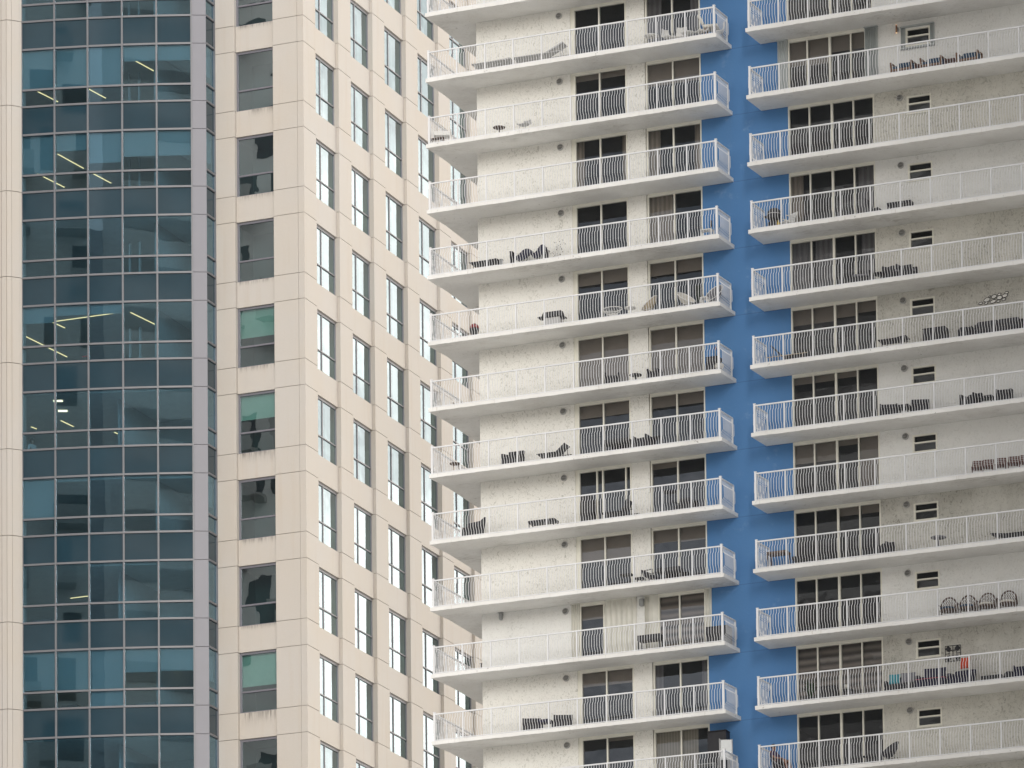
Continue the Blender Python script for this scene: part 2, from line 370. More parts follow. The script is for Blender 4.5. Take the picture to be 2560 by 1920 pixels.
# faint raised repair bands on the blue wall are left to its paint
LKIND = {9: 'stucco_c'}
RKIND = {-1:'stucco_c',0:'stucco_c',1:'stucco_c',2:'stucco_b',3:'stucco_c',4:'stucco_b',5:'stucco_d',6:'stucco_c',7:'stucco_c',8:'stucco_d',9:'stucco_c',10:'stucco_d',11:'stucco_b',12:'stucco_d'}
for i in range(TOPF+1, BOTF+1):
    z0, z1 = -i*FH, -(i-1)*FH
    k = MB(); k.box(XW, -6.976, 0, .2, z0, z1); cpart(k, 'stucco_wall', M[LKIND.get(i, 'stucco_a')])
    k = MB(); k.box(-4.539, -3.747, 0, .2, z0, z1); cpart(k, 'stucco_pier', M[LKIND.get(i, 'stucco_a')])
    k = MB(); wx0, wx1, wz1, wz0 = 7.345, 8.37, z1-.375, z1-1.09
    ring_ = [(5.986,z0),(XEND,z0),(XEND,z1),(5.986,z1),(wx0,wz0),(wx1,wz0),(wx1,wz1),(wx0,wz1)]
    vs = [(x, y, z) for y in (0, .2) for x, z in ring_]; fs = []
    for q in range(4):
        q2 = (q+1) % 4; fs += [(q, q2, 4+q2, 4+q), (8+q, 8+q2, 12+q2, 12+q), (q, q2, 8+q2, 8+q), (4+q, 4+q2, 12+q2, 12+q)]
    k.add(vs, fs)
    cpart(k, 'stucco_wall', M[RKIND.get(i, 'stucco_b')])
# --- balconies
def slab(mb, x0, x1, jag=True):
    n = max(2, int((x1-x0)/.11)); random.seed(int(abs(x0*100))+n)
    rows = []
    for a in range(n+1):
        x = x0+(x1-x0)*a/n
        j = (random.random()-.5)*.010 if 0 < a < n else 0; j2 = (random.random()-.5)*.016 if 0 < a < n else 0
        rows.append([(x, -D+j*.6, 0+j*.5), (x, .19, .11), (x, .19, -.04), (x, -D+.012, -.15+j2)])
    vs = [p for r_ in rows for p in r_]; fs = [(0,1,2,3)]
    for a in range(n):
        b = a*4
        for q in range(4): fs.append((b+q, b+(q+1) % 4, b+4+(q+1) % 4, b+4+q))
    fs.append((n*4+3, n*4+2, n*4+1, n*4)); mb.add(vs, fs)
PROF = [(1.09,0),(.925,0),(.81,.10),(.36,.105),(.20,.0),(.045,0)]
def zs_at(y): return max(0, (y+D)/(D+.19))*.11
def rail_run(mb, top, a, b, outv, spacing, posts, pw=.055, skip_ends=True):
    """balusters, posts and bottom rail from a to b (xy), outv = outward unit vector; top gets the handrail"""
    a, b = Vector(a), Vector(b); d = (b-a); ln = d.length; d.normalize(); o = Vector(outv)
    cz = lambda p: zs_at(p.y) if p.y < 0 else zs_at(0)
    for t_ in posts:
        p = a+d*t_; z = cz(p); mb.box(p.x-pw/2, p.x+pw/2, p.y-pw/2, p.y+pw/2, z, z+1.10)
    segs = [0]+[t_ for t_ in posts if 0 < t_ < ln]+[ln]; segs = sorted(set(round(x, 4) for x in segs))
    for s0, s1 in zip(segs, segs[1:]):
        n = max(1, round((s1-s0)/spacing))
        for q in range(1, n):
            p = a+d*(s0+(s1-s0)*q/n); z = cz(p); wv = .008
            vs = []; fs = []
            for zz, oo in PROF:
                cpt = p+o*oo
                for dx, dy in ((-wv,-wv),(wv,-wv),(wv,wv),(-wv,wv)): vs.append((cpt.x+dx, cpt.y+dy, z+zz))
            for r_ in range(len(PROF)-1):
                for c_ in range(4): fs.append((r_*4+c_, r_*4+(c_+1) % 4, (r_+1)*4+(c_+1) % 4, (r_+1)*4+c_))
            mb.add(vs, fs)
    za, zb = cz(a), cz(b)
    for (tt, hz, ww, hh) in ((mb, .045, .03, .03), (top, 1.107, .06, .05)):
        tt.obar((a.x, a.y, za+hz), (b.x, b.y, zb+hz), ww, hh)
def corner_post(mb, x, y, h=1.19, w_=.085):
    z = zs_at(min(y, 0)); mb.box(x-w_/2, x+w_/2, y-w_/2, y+w_/2, z, z+h-.03); mb.box(x-w_/2-.008, x+w_/2+.008, y-w_/2-.008, y+w_/2+.008, z+h-.03, z+h)
ST = 1.2416; YR = -D+.1; XA, XB, XC = -12.5306, -.1142, 1.3641
def make_left():
    s_ = MB(); slab(s_, XL, XR); s_.hexa([(XL,.19,-.04),(XW+.01,.19,-.04),(XW+.01,8,-.04),(XL,8,-.04),(XL,.19,.11),(XW+.01,.19,.11),(XW+.01,8,.11),(XL,8,.11)])
    r_ = MB(); t_ = MB()
    rail_run(r_, t_, (XA, YR), (XB, YR), (0, -1), .113, [ST*q for q in range(1, 10)])
    rail_run(r_, t_, (XB, YR), (XB, -.2), (1, 0), .125, [YR*-1-.2])
    rail_run(r_, t_, (XA, YR), (XA, 7.9), (-1, 0), .113, [ST*q for q in range(1, 8)])
    pA, pB = MB(), MB(); corner_post(pA, XA, YR); corner_post(pB, XB, YR)
    return s_, r_, t_, [pA, pB]
def make_right():
    s_ = MB(); slab(s_, XR2, XEND)
    r_ = MB(); t_ = MB()
    rail_run(r_, t_, (XC, YR), (XC+ST*18, YR), (0, -1), .113, [ST*q for q in range(1, 19)])
    rail_run(r_, t_, (XC, YR), (XC, -.2), (-1, 0), .125, [YR*-1-.2])
    pA = MB(); corner_post(pA, XC, YR)
    return s_, r_, t_, [pA]
for mk in (make_left, make_right):
    s_, r_, t_, ps = mk(); first = None
    for i in range(TOPF, BOTF+1):
        if first is None:
            b = s_.build('balcony', M['slab'], condo); rr = r_.build('railing', M['rail'], b); tt = t_.build('top_rail', M['rail'], b)
            pp = [p.build('corner_post', M['rail'], b) for p in ps]; first = (b, rr, tt, pp)
        else:
            b = dup(first[0], condo); dup(first[1], b); dup(first[2], b)
            for p in first[3]: dup(p, b)
        b.location = (0, 0, -i*FH-GZ)
# --- sliding doors
LEFTB = {   # floor: [(kind, drop) for the four panes]
 0:[('n',0),('n',0),('cg',.55),('cg',.4)], 1:[('b',.08),('b',.08),('b',.36),('b',.36)], 2:[('c',.3),('c',.25),('c',.45),('c',.3)], 3:[('n',0),('n',0),('c',.9),('n',0)],
 4:[('b',.2),('b',.2),('b',.2),('b',.2)], 5:[('b',.8),('b',.8),('b',.8),('b',.8)], 6:[('b',.2),('b',.2),('b',.18),('b',.18)], 7:[('n',0),('n',0),('b',.08),('n',0)],
 8:[('b',.38),('b',.38),('b',.2),('b',.22)], 9:[('b',.22),('n',0),('z',.95),('z',.95)], 10:[('b',.22),('b',.22),('cg',.3),('cg',.3)], 11:[('n',0),('b',.04),('v',1),('v',.55)], 12:[('b',.3),('n',0),('n',0),('n',0)]}
RIGHTB = {0:[('n',0)]*4, 1:[('b',.4),('b',.42),('b',.25),('b',.25)], 2:[('n',0)]*4, 3:[('c',.6),('n',0),('n',0),('cg',.9)], 4:[('cg',.9),('cg',.9),('n',0),('cg',.8)], 5:[('b',.24),('b',.24),('b',.2),('b',.16)],
 6:[('b',.1),('b',.1),('b',.08),('n',0)], 7:[('b',.3),('b',.3),('b',.08),('b',.9)], 8:[('n',0),('n',0),('b',.12),('b',.12)], 9:[('n',0)]*4, 10:[('z',.9)]*4, 11:[('n',0)]*4, 12:[('n',0)]*4}
BM = {'b':'blind_taupe','c':'curtain','cg':'curtain_grey','z':'zebra','v':'vertical'}
def sliding_door(xs, z0, z1, kinds, wide=(), trim=False):
    """xs: mullion centres; z0 floor, z1 underside of the slab above"""
    f = MB(); zh = z1-.02
    f.box(xs[0], xs[-1], .0-.012, .12, zh-.115, zh-.05); f.box(xs[0], xs[-1], -.004, .12, zh-.05, z1+.03)   # stepped head
    f.box(xs[0], xs[-1], -.004, .12, z0, z0+.13)
    for n_, x in enumerate(xs):
        wd = .085 if n_ in wide else .055
        x0, x1 = x-wd/2, x+wd/2
        if n_ == 0: x0, x1 = x, x+wd
        if n_ == len(xs)-1: x0, x1 = x-wd, x
        f.box(x0, x1, -.016, .12, z0+.13, zh-.115)
    if trim:
        f.box(xs[0]-.145, xs[0]-.10, .03, .12, z0, z1+.03); f.box(xs[0]-.095, xs[0]-.05, .015, .12, z0, z1+.03); f.box(xs[0]-.045, xs[0]-.004, .0, .12, z0, z1+.03)
        f.box(xs[0]-.145, xs[0], .1, .14, z0, z1)
    fr = cpart(f, 'sliding_door', M['alu'])
    for n_ in range(len(xs)-1):
        a, b = xs[n_]+.02, xs[n_+1]-.02; yy = .05 if n_ % 2 else .08
        tl = (random.random()-.5)*.006; tz = (random.random()-.5)*.004
        p = MB(); p.add([(a, yy+tl, z0+.1), (b, yy-tl, z0+.1), (b, yy-tl+tz, zh-.1), (a, yy+tl+tz, zh-.1)], [(0,1,2,3)])
        cpart(p, 'glass_pane', M['glass_condo'], fr)
        kd, dr = kinds[n_] if n_ < len(kinds) else ('n', 0)
        if kd == 'n' or dr == 0: continue
        H = zh-.1-(z0+.1); q = MB()
        if kd in ('b', 'z', 'v'):
            if kd == 'v': q.box(a, a+(b-a)*dr, .17, .185, z0+.1, zh)
            else:
                q.box(a, b, .17, .176, zh-.1-H*dr, zh); q.box(a, b, .165, .181, zh-.13-H*dr, zh-.1-H*dr)
            nm = 'vertical_blind' if kd == 'v' else 'roller_blind'
        else:
            wd = (b-a)*dr; side = (n_ % 2 == 0); x0 = a if side else b-wd
            pts = 26; vs = []
            for u in range(pts+1):
                x = x0+wd*u/pts; y = .22+.03*math.sin(u*1.9); vs += [(x, y, z0+.1), (x, y, zh)]
            q.add(vs, [(2*u, 2*u+2, 2*u+3, 2*u+1) for u in range(pts)], True); nm = 'curtain'
        cpart(q, nm, M[BM[kd]], fr)
    return fr
for i in range(TOPF+1, BOTF+1):
    z0, z1 = -i*FH+.1, -(i-1)*FH-.045
    lb = LEFTB.get(i, [('n',0)]*4)
    if i == 9:
        d1 = sliding_door([-6.85, -5.80, -4.539], z0, z1, lb[:2]); d2 = sliding_door([-3.463, -2.544, -1.437], z0, z1, lb[2:])
    elif i == 7:
        d1 = sliding_door([-6.83, -6.03, -5.78, -4.78, -4.539], z0, z1, [('n',0)]*4, trim=True); d2 = sliding_door([-3.70, -2.544, -1.334], z0, z1, lb[2:], trim=False)
    else:
        d1 = sliding_door([-6.83, -5.715, -4.539], z0, z1, lb[:2], trim=True); d2 = sliding_door([-3.70, -2.544, -1.334], z0, z1, lb[2:])
    if i == 1: sliding_door([2.395, 3.21, 4.16, 5.045, 5.68], z0, z1, RIGHTB[1], (2,))
    else: sliding_door([2.363, 3.258, 4.203, 5.112, 5.986], z0, z1, RIGHTB.get(i, [('n',0)]*4), (2,))
    # rooms behind the glass
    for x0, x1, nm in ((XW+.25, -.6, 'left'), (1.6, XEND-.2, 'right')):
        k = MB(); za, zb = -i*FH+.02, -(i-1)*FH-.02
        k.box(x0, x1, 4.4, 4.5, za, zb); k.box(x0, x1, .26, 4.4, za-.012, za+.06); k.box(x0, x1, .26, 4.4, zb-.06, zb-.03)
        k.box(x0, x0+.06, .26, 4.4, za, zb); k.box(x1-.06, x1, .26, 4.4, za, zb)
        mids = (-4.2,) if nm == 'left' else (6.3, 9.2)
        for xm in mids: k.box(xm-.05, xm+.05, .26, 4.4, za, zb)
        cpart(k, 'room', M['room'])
    # small two-light window
    zt, zb = -(i-1)*FH-.375, -(i-1)*FH-1.09; f = MB()
    f.box(7.345, 7.425, -.012, .1, zb, zt); f.box(8.31, 8.37, -.012, .1, zb, zt); f.box(7.425, 8.31, -.010, .1, zt-.06, zt); f.box(7.425, 8.31, -.010, .1, zb, zb+.06)
    f.box(7.425, 8.31, -.02, .1, zt-.36, zt-.30); f.box(7.33, 8.385, -.04, .0-.013, zb-.035, zb+.01)
    fr = cpart(f, 'awning_window', M['alu'])
    for a, b, tl in ((zt-.30, zt-.06, .02), (zb+.06, zt-.36, -.01)):
        p = MB(); p.add([(7.42, .04, a), (8.315, .04+random.uniform(-.01, .01), a), (8.315, .04+tl, b), (7.42, .04+tl, b)], [(0,1,2,3)]); cpart(p, 'glass_pane', M['glass_condo'], fr)
    # bulkhead lights
    for x, zz in ((-7.46, -(i-1)*FH-.306), (7.06, -(i-1)*FH-.385)):
        if (i == 1 and x > 0): continue
        b = MB(); pr = [(.135,0),(.135,.035),(.12,.06),(.10,.075)]
        vs = []; n = 20
        for r_, dpt in pr: vs += [(x+r_*math.cos(2*math.pi*q/n), -dpt, zz+r_*math.sin(2*math.pi*q/n)) for q in range(n)]
        fs = [(l*n+q, l*n+(q+1) % n, (l+1)*n+(q+1) % n, (l+1)*n+q) for l in range(len(pr)-1) for q in range(n)]
        b.add(vs, fs, True); bo = cpart(b, 'bulkhead_light', M['alu_grey'])
        b = MB(); vs = [(x+.105*math.cos(2*math.pi*q/n), -.055, zz+.105*math.sin(2*math.pi*q/n)) for q in range(n)]; b.add(vs, [tuple(range(n))]); cpart(b, 'lens', M['lens'], bo)
        b = MB()
        for a in (-.05, 0, .05): h = math.sqrt(.1**2-a*a); b.box(x+a-.006, x+a+.006, -.085, -.07, zz-h, zz+h)
        b.box(x-.1, x+.1, -.088, -.076, zz-.006, zz+.006); cpart(b, 'light_cage', M['alu_grey'], bo)
# --- storm shutters, ninth level left block and first level right block
def accordion(x0, x1, z0, z1, mat, pitch, amp=.05, y=-.03, rail=True):
    b = MB(); n = max(2, int((x1-x0)/pitch)*2); vs = []
    for u in range(n+1):
        x = x0+(x1-x0)*u/n; yy = y-(amp if u % 2 else 0); vs += [(x, yy, z0), (x, yy, z1)]
    b.add(vs, [(2*u, 2*u+2, 2*u+3, 2*u+1) for u in range(n)])
    for u in range(0, n+1, 2): b.box(x0+(x1-x0)*u/n-.012, x0+(x1-x0)*u/n+.012, y-.012, y+.012, z0, z1)
    b.box(x0, x1, y+.014, y+.024, z0, z1)
    if rail: b.box(x0-.02, x1+.02, y-amp-.02, y+.03, z1, z1+.045)
    return cpart(b, 'storm_shutter', mat)
z0, z1 = -9*FH+.1, -8*FH-.10
accordion(-7.19, -6.87, z0, z1, M['shutter'], .10, .07); accordion(-5.74, -4.40, z0, z1, M['shutter'], .21, .045)
accordion(-4.02, -3.88, z0, z1, M['shutter'], .05, .09); accordion(-3.84, -3.47, z0, z1, M['shutter'], .19, .045)
accordion(-1.43, -1.18, z0, z1, M['shutter'], .10, .07)
z0, z1 = -1*FH+.1, -.10
accordion(1.975, 2.375, z0, z1, M['shutter_grey'], .10, .08); accordion(5.66, 6.18, z0, z1, M['shutter_grey'], .07, .09)
z0, z1 = -1.15, -.33
accordion(7.17, 7.335, z0, z1, M['shutter_grey'], .05, .07, rail=False); accordion(8.385, 8.545, z0, z1, M['shutter_grey'], .05, .07, rail=False)
for a_ in ((z1, z1+.05), (z0-.06, z0)):
    b = MB(); b.box(7.15, 8.56, -.13, -.005, *a_); cpart(b, 'shutter_track', M['shutter_grey'])
b = MB(); b.lathe([(.035,0),(.035,.30)], 12, (7.0,-.1,-.49)); bo = cpart(b, 'wall_lantern', M['copper'])
b = MB(); b.box(6.98,7.06,-.07,-.0,-.42,-.27); cpart(b, 'bracket', M['steel'], bo)
b = MB(); b.lathe([(.03,0),(.03,.012)], 10, (7.0,-.1,-.502)); b.lathe([(.03,0),(.03,.012)], 10, (7.0,-.1,-.188)); cpart(b, 'bulb', M['lamp_glow'], bo)
b = MB(); b.bbox(-4.235,-4.045,-.16,0,-22.47,-22.17,.03); cpart(b, 'wall_speaker', M['steel'])
b = MB(); b.bbox(-10.33,-10.19,-.14,-.005,-22.36,-22.08,.03); b.box(-10.36,-10.16,-.16,-.005,-22.075,-22.05); cpart(b, 'wall_lantern', M['steel'])
b = MB(); b.tube([(-10.2+.28*q, -.012, -22.0-.05*math.sin(q*.8)**2+.0*q) for q in range(11)], .006, 5); cpart(b, 'cable', M['steel'])

# ------------------------------------------------------------------ office tower
tower = thing('office_tower', 'beige precast stone office tower with a curved teal glass bay and punched windows', 'office building', (-27.8603, 19.6407, GZ))
TO = (27.8603, -19.6407, -GZ)
def tpart(mb, name, mat, parent=None):
    if parent is None: return mb.build(name, mat, tower, TO)
    return mb.build(name, mat, parent)
TX, TY = -27.8603, 19.6407
ZH = lambda k: 11.2056-4*k
ZS = lambda k: 8.4216-4*k
SP, RC = .16, .25            # spandrel and window recess
KS = range(-3, 11)
G = .013                      # half joint
piers = [(0, 1.358)]+[(3.908+3.9125*q, 5.306+3.9125*q) for q in range(8)]
wins = [(1.358+3.9125*q if q else 1.358, 3.908+3.9125*q) for q in range(8)]
fr = MB(); bk = MB()
ZT, ZB = ZH(-3)+1.2, ZS(10)-1.2
for k in KS:
    rows = [(ZS(k), ZH(k)), (ZH(k+1), ZS(k))]     # window band, spandrel band below
    for rn, (za, zb) in enumerate(rows):
        za, zb = za+G, zb-G
        # front face panels  (normal -Y)
        fr.box(-32.28, -31.32, TY, TY+.3, za, zb)
        fr.box(-29.386+.0, TX-.3-G, TY, TY+.2, za, zb)
        # corner block
        fr.box(TX-.3, TX, TY, TY+1.358, za, zb)
        for a, b in piers[1:]: fr.box(TX-.3, TX, TY+a, TY+b, za, zb)
        if rn == 1:
            fr.box(-31.32+G, -29.386-G, TY+SP-.02, TY+.34, za-G+.012, zb+G-.004)
            for a, b in wins: fr.box(TX-.34, TX-SP+.02, TY+a+G, TY+b-G, za-G+.012, zb+G-.004)
tpart(fr, 'stone_cladding', M['stone'])
bk.box(-32.28, -31.33, TY+.03, TY+.26, ZB, ZT); bk.box(-29.38, TX-.03, TY+.03, TY+.26, ZB, ZT)
for a, b in piers: bk.box(TX-.26, TX-.03, TY+a+.01, TY+b-.01, ZB, ZT)
tpart(bk, 'joint_backing', M['joint'])
k = MB(); k.box(-31.5, TX-.9, TY+2.2, TY+38, ZB, ZT); k.box(-60, TX, TY+.0, TY+40, GZ, ZB-.02); k.box(-60, -32.4, TY+9, TY+40, ZB, ZT); k.box(-60, TX, TY+.0, TY+40, ZT+.02, ZT+6)
k.box(TX-.3, TX, TY+piers[-1][1]+.02, TY+40, ZB, ZT)
tpart(k, 'core_wall', M['stone'])
# windows
def win_front(k):
    za, zb = ZS(k), ZH(k); x0, x1, y = -31.32, -29.386, TY+RC; f = MB()
    f.box(x0, x0+.09, y-.02, y+.06, za, zb); f.box(x1-.05, x1, y-.02, y+.06, za, zb); f.box(x0+.09, x1-.05, y-.02, y+.06, zb-.10, zb); f.box(x0+.09, x1-.05, y-.02, y+.06, za, za+.05)
    f.box(x0+.09, x1-.05, y-.03, y+.06, zb-1.855, zb-1.78)
    o = tpart(f, 'office_window', M['metal_panel'])
    for a, b in ((zb-1.78, zb-.10), (za+.05, zb-1.855)):
        t1, t2 = random.uniform(-.01, .01), random.uniform(-.012, .012)
        p = MB(); p.add([(x0+.08, y+.03+t1, a), (x1-.04, y+.03, a), (x1-.04, y+.03+t2, b), (x0+.08, y+.03+t1+t2, b)], [(0,1,2,3)]); tpart(p, 'glass_pane', M['glass_tower'], o)
    dr = {-1:.7, 3:.72, 4:.62, 7:.82, 2:.0}.get(k, 0)
    if dr:
        q = MB(); q.box(x0+.05, x1-.02, y+.16, y+.165, zb-.1-1.75*dr, zb); tpart(q, 'roller_blind', M['blind_pale'], o)
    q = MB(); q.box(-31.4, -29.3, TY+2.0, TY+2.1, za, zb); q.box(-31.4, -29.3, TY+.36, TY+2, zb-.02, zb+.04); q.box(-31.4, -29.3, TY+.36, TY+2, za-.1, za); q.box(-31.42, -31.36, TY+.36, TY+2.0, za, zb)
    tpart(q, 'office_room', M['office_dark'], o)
def win_side(k, a, b):
    za, zb = ZS(k), ZH(k); x = TX-RC; a, b = TY+a, TY+b; f = MB()
    f.box(x-.06, x+.02, a, a+.05, za, zb); f.box(x-.06, x+.02, b-.04, b, za, zb); f.box(x-.06, x+.02, a+.05, b-.04, zb-.10, zb); f.box(x-.06, x+.02, a+.05, b-.04, za, za+.05)
    f.box(x-.06, x+.025, a+.05, b-.04, zb-1.83, zb-1.785); mx_ = a+1.04
    f.box(x-.06, x+.012, mx_-.02, mx_+.02, za+.05, zb-.10)
    o = tpart(f, 'office_window', M['win_frame'])
    for c, d in ((zb-1.775, zb-.10), (za+.05, zb-1.835)):
        t1 = random.uniform(-.004, .004); t2 = random.uniform(-.004, .004)
        p = MB(); p.add([(x-.03+t1, a+.03, c), (x-.03, b-.03, c), (x-.03+t2, b-.03, d), (x-.03+t1+t2, a+.03, d)], [(0,1,2,3)]); tpart(p, 'glass_pane', M['glass_tower'], o)
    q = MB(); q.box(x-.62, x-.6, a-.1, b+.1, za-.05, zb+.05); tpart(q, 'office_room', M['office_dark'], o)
for k in KS:
    win_front(k)
    if -3 < k < 10:
        for a, b in wins[:7]: win_side(k, a, b)
# --- curved glass bay
BP = [(-32.34,19.64),(-32.34,18.774),(-32.904,18.505),(-34.427,17.911),(-35.917,17.389),(-37.432,16.917),(-38.921,16.51),(-40.429,16.153),(-42.0,15.85)]
BP = [Vector(p) for p in BP]
HZ = lambda k: 11.46-4.012*k
TZ = lambda k: HZ(k)-1.907
SZ = lambda k: HZ(k)-2.695
def wall_strip(mb, p, q, za, zb, y0, y1):
    """prism between plan points p,q, offset y0..y1 along the inward normal"""
    d = (q-p).normalized(); n = Vector((-d.y, d.x))
    if n.y < 0 and abs(n.y) > .2 or (abs(n.y) <= .2 and n.x > 0): n = -n
    a, b, c, e = p+n*y0, q+n*y0, q+n*y1, p+n*y1
    mb.hexa([(a.x,a.y,za),(b.x,b.y,za),(c.x,c.y,za),(e.x,e.y,za),(a.x,a.y,zb),(b.x,b.y,zb),(c.x,c.y,zb),(e.x,e.y,zb)])
grid = MB(); gp = MB()
ZT2, ZB2 = HZ(-3), HZ(10)
for s in range(len(BP)-1):
    p, q = BP[s], BP[s+1]
    if s == 1:
        for k in KS:
            for za, zb in ((SZ(k), HZ(k)), (HZ(k+1), SZ(k))): wall_strip(gp, p, q, za+.012, zb-.012, -.03, .2)
        continue
    for k in KS:
        for z in (HZ(k), TZ(k), SZ(k)): wall_strip(grid, p, q, z-.044, z+.044, -.05, .1)
for s in (0, 1, 2, 3, 4, 5, 6, 7):
    v = BP[s]; wv = .042
    if s == 1: continue
    c = BP[max(s-1, 0)]; d = (BP[s+1]-v).normalized(); n = Vector((-d.y, d.x))
    if n.y < 0 and abs(n.y) > .2 or (abs(n.y) <= .2 and n.x > 0): n = -n
    wd = .038 if s not in (0,) else .04
    a = v-d*wd*(0 if s == 2 else 1) ; b = v+d*wd*(2 if s == 2 else 1); wall_strip(grid, a, b, ZB2, ZT2, -.058, .1)
tpart(grid, 'mullion_grid', M['mullion']); tpart(gp, 'metal_panel', M['metal_panel'])
q = MB(); wall_strip(q, BP[1]+Vector((0,0)), BP[2], ZB2, ZT2, .03, .18); tpart(q, 'joint_backing', M['joint'])
SHADE = {0:[1,1,1,.38,.38],1:[.93,.42,.75,.62,.62],3:[.4,.25,.25,.03,0],5:[1,.10,.08,.08,.1],7:[.92,1,1,.57,.55],-1:[.2,.2,.2,.6,.2],4:[.05,.05,.07,.07,.07],6:[0,.04,.08,.08,0],8:[.06,.05,.05,.05,.05]}
for k in range(-1, 10):
    for s in (0, 2, 3, 4, 5, 6, 7):
        p, q = BP[s], BP[s+1]; dd = (q-p).normalized()*.03
        pane = MB(); j1 = random.uniform(-.003, .003)
        wall_strip(pane, p+dd, q-dd, TZ(k), HZ(k), .02, .03); o = tpart(pane, 'vision_pane', M['glass_bay'])
        if s == 7: o.name = 'vision_pane'
        pane = MB(); wall_strip(pane, p+dd, q-dd, SZ(k), TZ(k), .02, .03); tpart(pane, 'lower_pane', M['glass_bay'], o)
        pane = MB(); wall_strip(pane, p+dd, q-dd, HZ(k+1), SZ(k), .015, .05); tpart(pane, 'spandrel_panel', M['spandrel'], o)
        if s >= 2:
            dr = SHADE.get(k, [0]*5)
            dr = dr[6-s] if s <= 6 else dr[0]
            if dr > 0:
                bl = MB(); wall_strip(bl, p+dd*2, q-dd*2, TZ(k)+(HZ(k)-TZ(k))*(1-dr), HZ(k), .16, .165); tpart(bl, 'roller_shade', M['shade'], o)
            if k == 7 and s == 4:
                bl = MB(); wall_strip(bl, p+dd*2, q-dd*2, SZ(k), TZ(k), .16, .165); tpart(bl, 'roller_shade', M['shade'], o)
        elif s == 0 and k in (0, 1, 7, 5):
            bl = MB(); wall_strip(bl, p+dd*2, q-dd*2, TZ(k)+.5, HZ(k), .16, .165); tpart(bl, 'roller_shade', M['shade'], o)
# floors and ceilings inside the bay
inner = [(p.x, p.y) for p in BP[1:]]
ring = [(-32.5,19.9),(-32.5,18.95),(-32.93,18.75)]+[(p.x+.06, p.y+.26) for p in BP[3:]]+[(-45,16.2),(-45,27.5),(-32.5,27.5)]
fl = MB(); wl = MB()
for k in range(-2, 10):
    fl.prism(ring, HZ(k)+.06, HZ(k)+.10); fl.prism(ring, SZ(k)-.30, SZ(k)-.12)
    wl.box(-45, -32.5, 27.5, 27.6, SZ(k)-.1, HZ(k)+.05); wl.box(-32.5, -32.4, 19.95, 27.5, SZ(k)-.1, HZ(k)+.05)
    wl.box(-45.1, -45, 16, 27.5, SZ(k)-.1, HZ(k)+.05)
    random.seed(k+50)
    if k in (4, 6, 8):        # partitions close behind the glass
        wl.box(-37.0, -36.9, 18.4+.6, 27.4, SZ(k)-.1, HZ(k)+.05); wl.box(-36.9, -32.6, 23, 23.1, SZ(k)-.1, HZ(k)+.05)
    else:
        wl.box(-35.1, -35.0, 19.0, 25.5, SZ(k)-.1, HZ(k)+.05)
tpart(fl, 'office_floor', M['ceiling']); tpart(wl, 'office_wall', M['office_wall'])
q = MB()
for k in range(-1, 4):
    for x in (-36.6, -36.09): q.box(x-.035, x+.035, 19.45, 19.55, SZ(k)-.1, HZ(k)-.55)
tpart(q, 'glass_partition', M['lightgrey'])
random.seed(5)
q = MB()
for k in range(-1, 9):      # desks, screens and cabinets standing at the glass line
    for n_ in range(4):
        x = -41.8+n_*1.75+random.random()*.9; y = 15.6+(x+42)*-.0+2.2+random.random()*1.2+(x+42)*.25; wd = .5+random.random()*.7
        q.box(x, x+wd, y, y+.5, SZ(k)-.12, SZ(k)+.35+random.random()*.35)
tpart(q, 'desk', M['grey_cloth'])
strips = [(0,-36.34,19.41,-36.10,21.26),(0,-42.31,20.97,-42.02,22.90),(0,-39.97,21.68,-39.76,23.39),(1,-39.91,18.73,-38.58,18.76),(1,-40.11,19.14,-39.90,21.36),(1,-42.31,20.18,-41.91,23.34),(1,-39.84,22.04,-39.65,23.71),
 (3,-40.25,18.79,-36.71,18.83),(3,-40.25,18.85,-40.12,19.83),(3,-42.37,20.03,-42.02,23.77),(3,-36.35,19.04,-36.09,21.15),(4,-40.85,20.84,-40.75,21.93),(4,-37.82,21.87,-37.68,23.22),(4,-39.42,23.50,-39.24,25.08),(4,-42.55,21.14,-42.48,21.55),(6,-41.09,22.24,-40.13,22.23)]
for k, x0, y0, x1, y1 in strips:
    q = MB(); q.obar((x0,y0,HZ(k)+.045), (x1,y1,HZ(k)+.045), .038, .02); tpart(q, 'strip_light', M['light_warm'])
rects = [(4,-39.76,17.97,-39.38,18.14),(4,-40.27,19.43,-39.89,19.61),(7,-36.58,22.90,-36.12,23.05),(7,-36.37,24.39,-35.91,24.54),(7,-42.88,23.36,-42.48,23.52),(7,-41.16,18.14,-40.70,18.23),(7,-41.57,19.76,-41.11,19.84),(7,-39.33,18.68,-38.88,18.76),(7,-41.33,21.85,-40.88,21.93),
 (7,-37.57,19.28,-37.14,19.41),(7,-39.11,20.79,-38.67,20.88),(7,-38.92,22.33,-38.49,22.43),(7,-36.78,20.81,-36.36,20.92),(7,-35.05,20.81,-34.59,20.90)]
for k, x0, y0, x1, y1 in rects:
    q = MB(); q.obar((x0,y0,HZ(k)+.045), (x1,y1,HZ(k)+.045), .22, .025); tpart(q, 'ceiling_light', M['light_rect'])
q = MB(); q.box(-41.35,-41.0,24.0,24.06,-.55,-.32); tpart(q, 'red_sign', M['exit_red'])
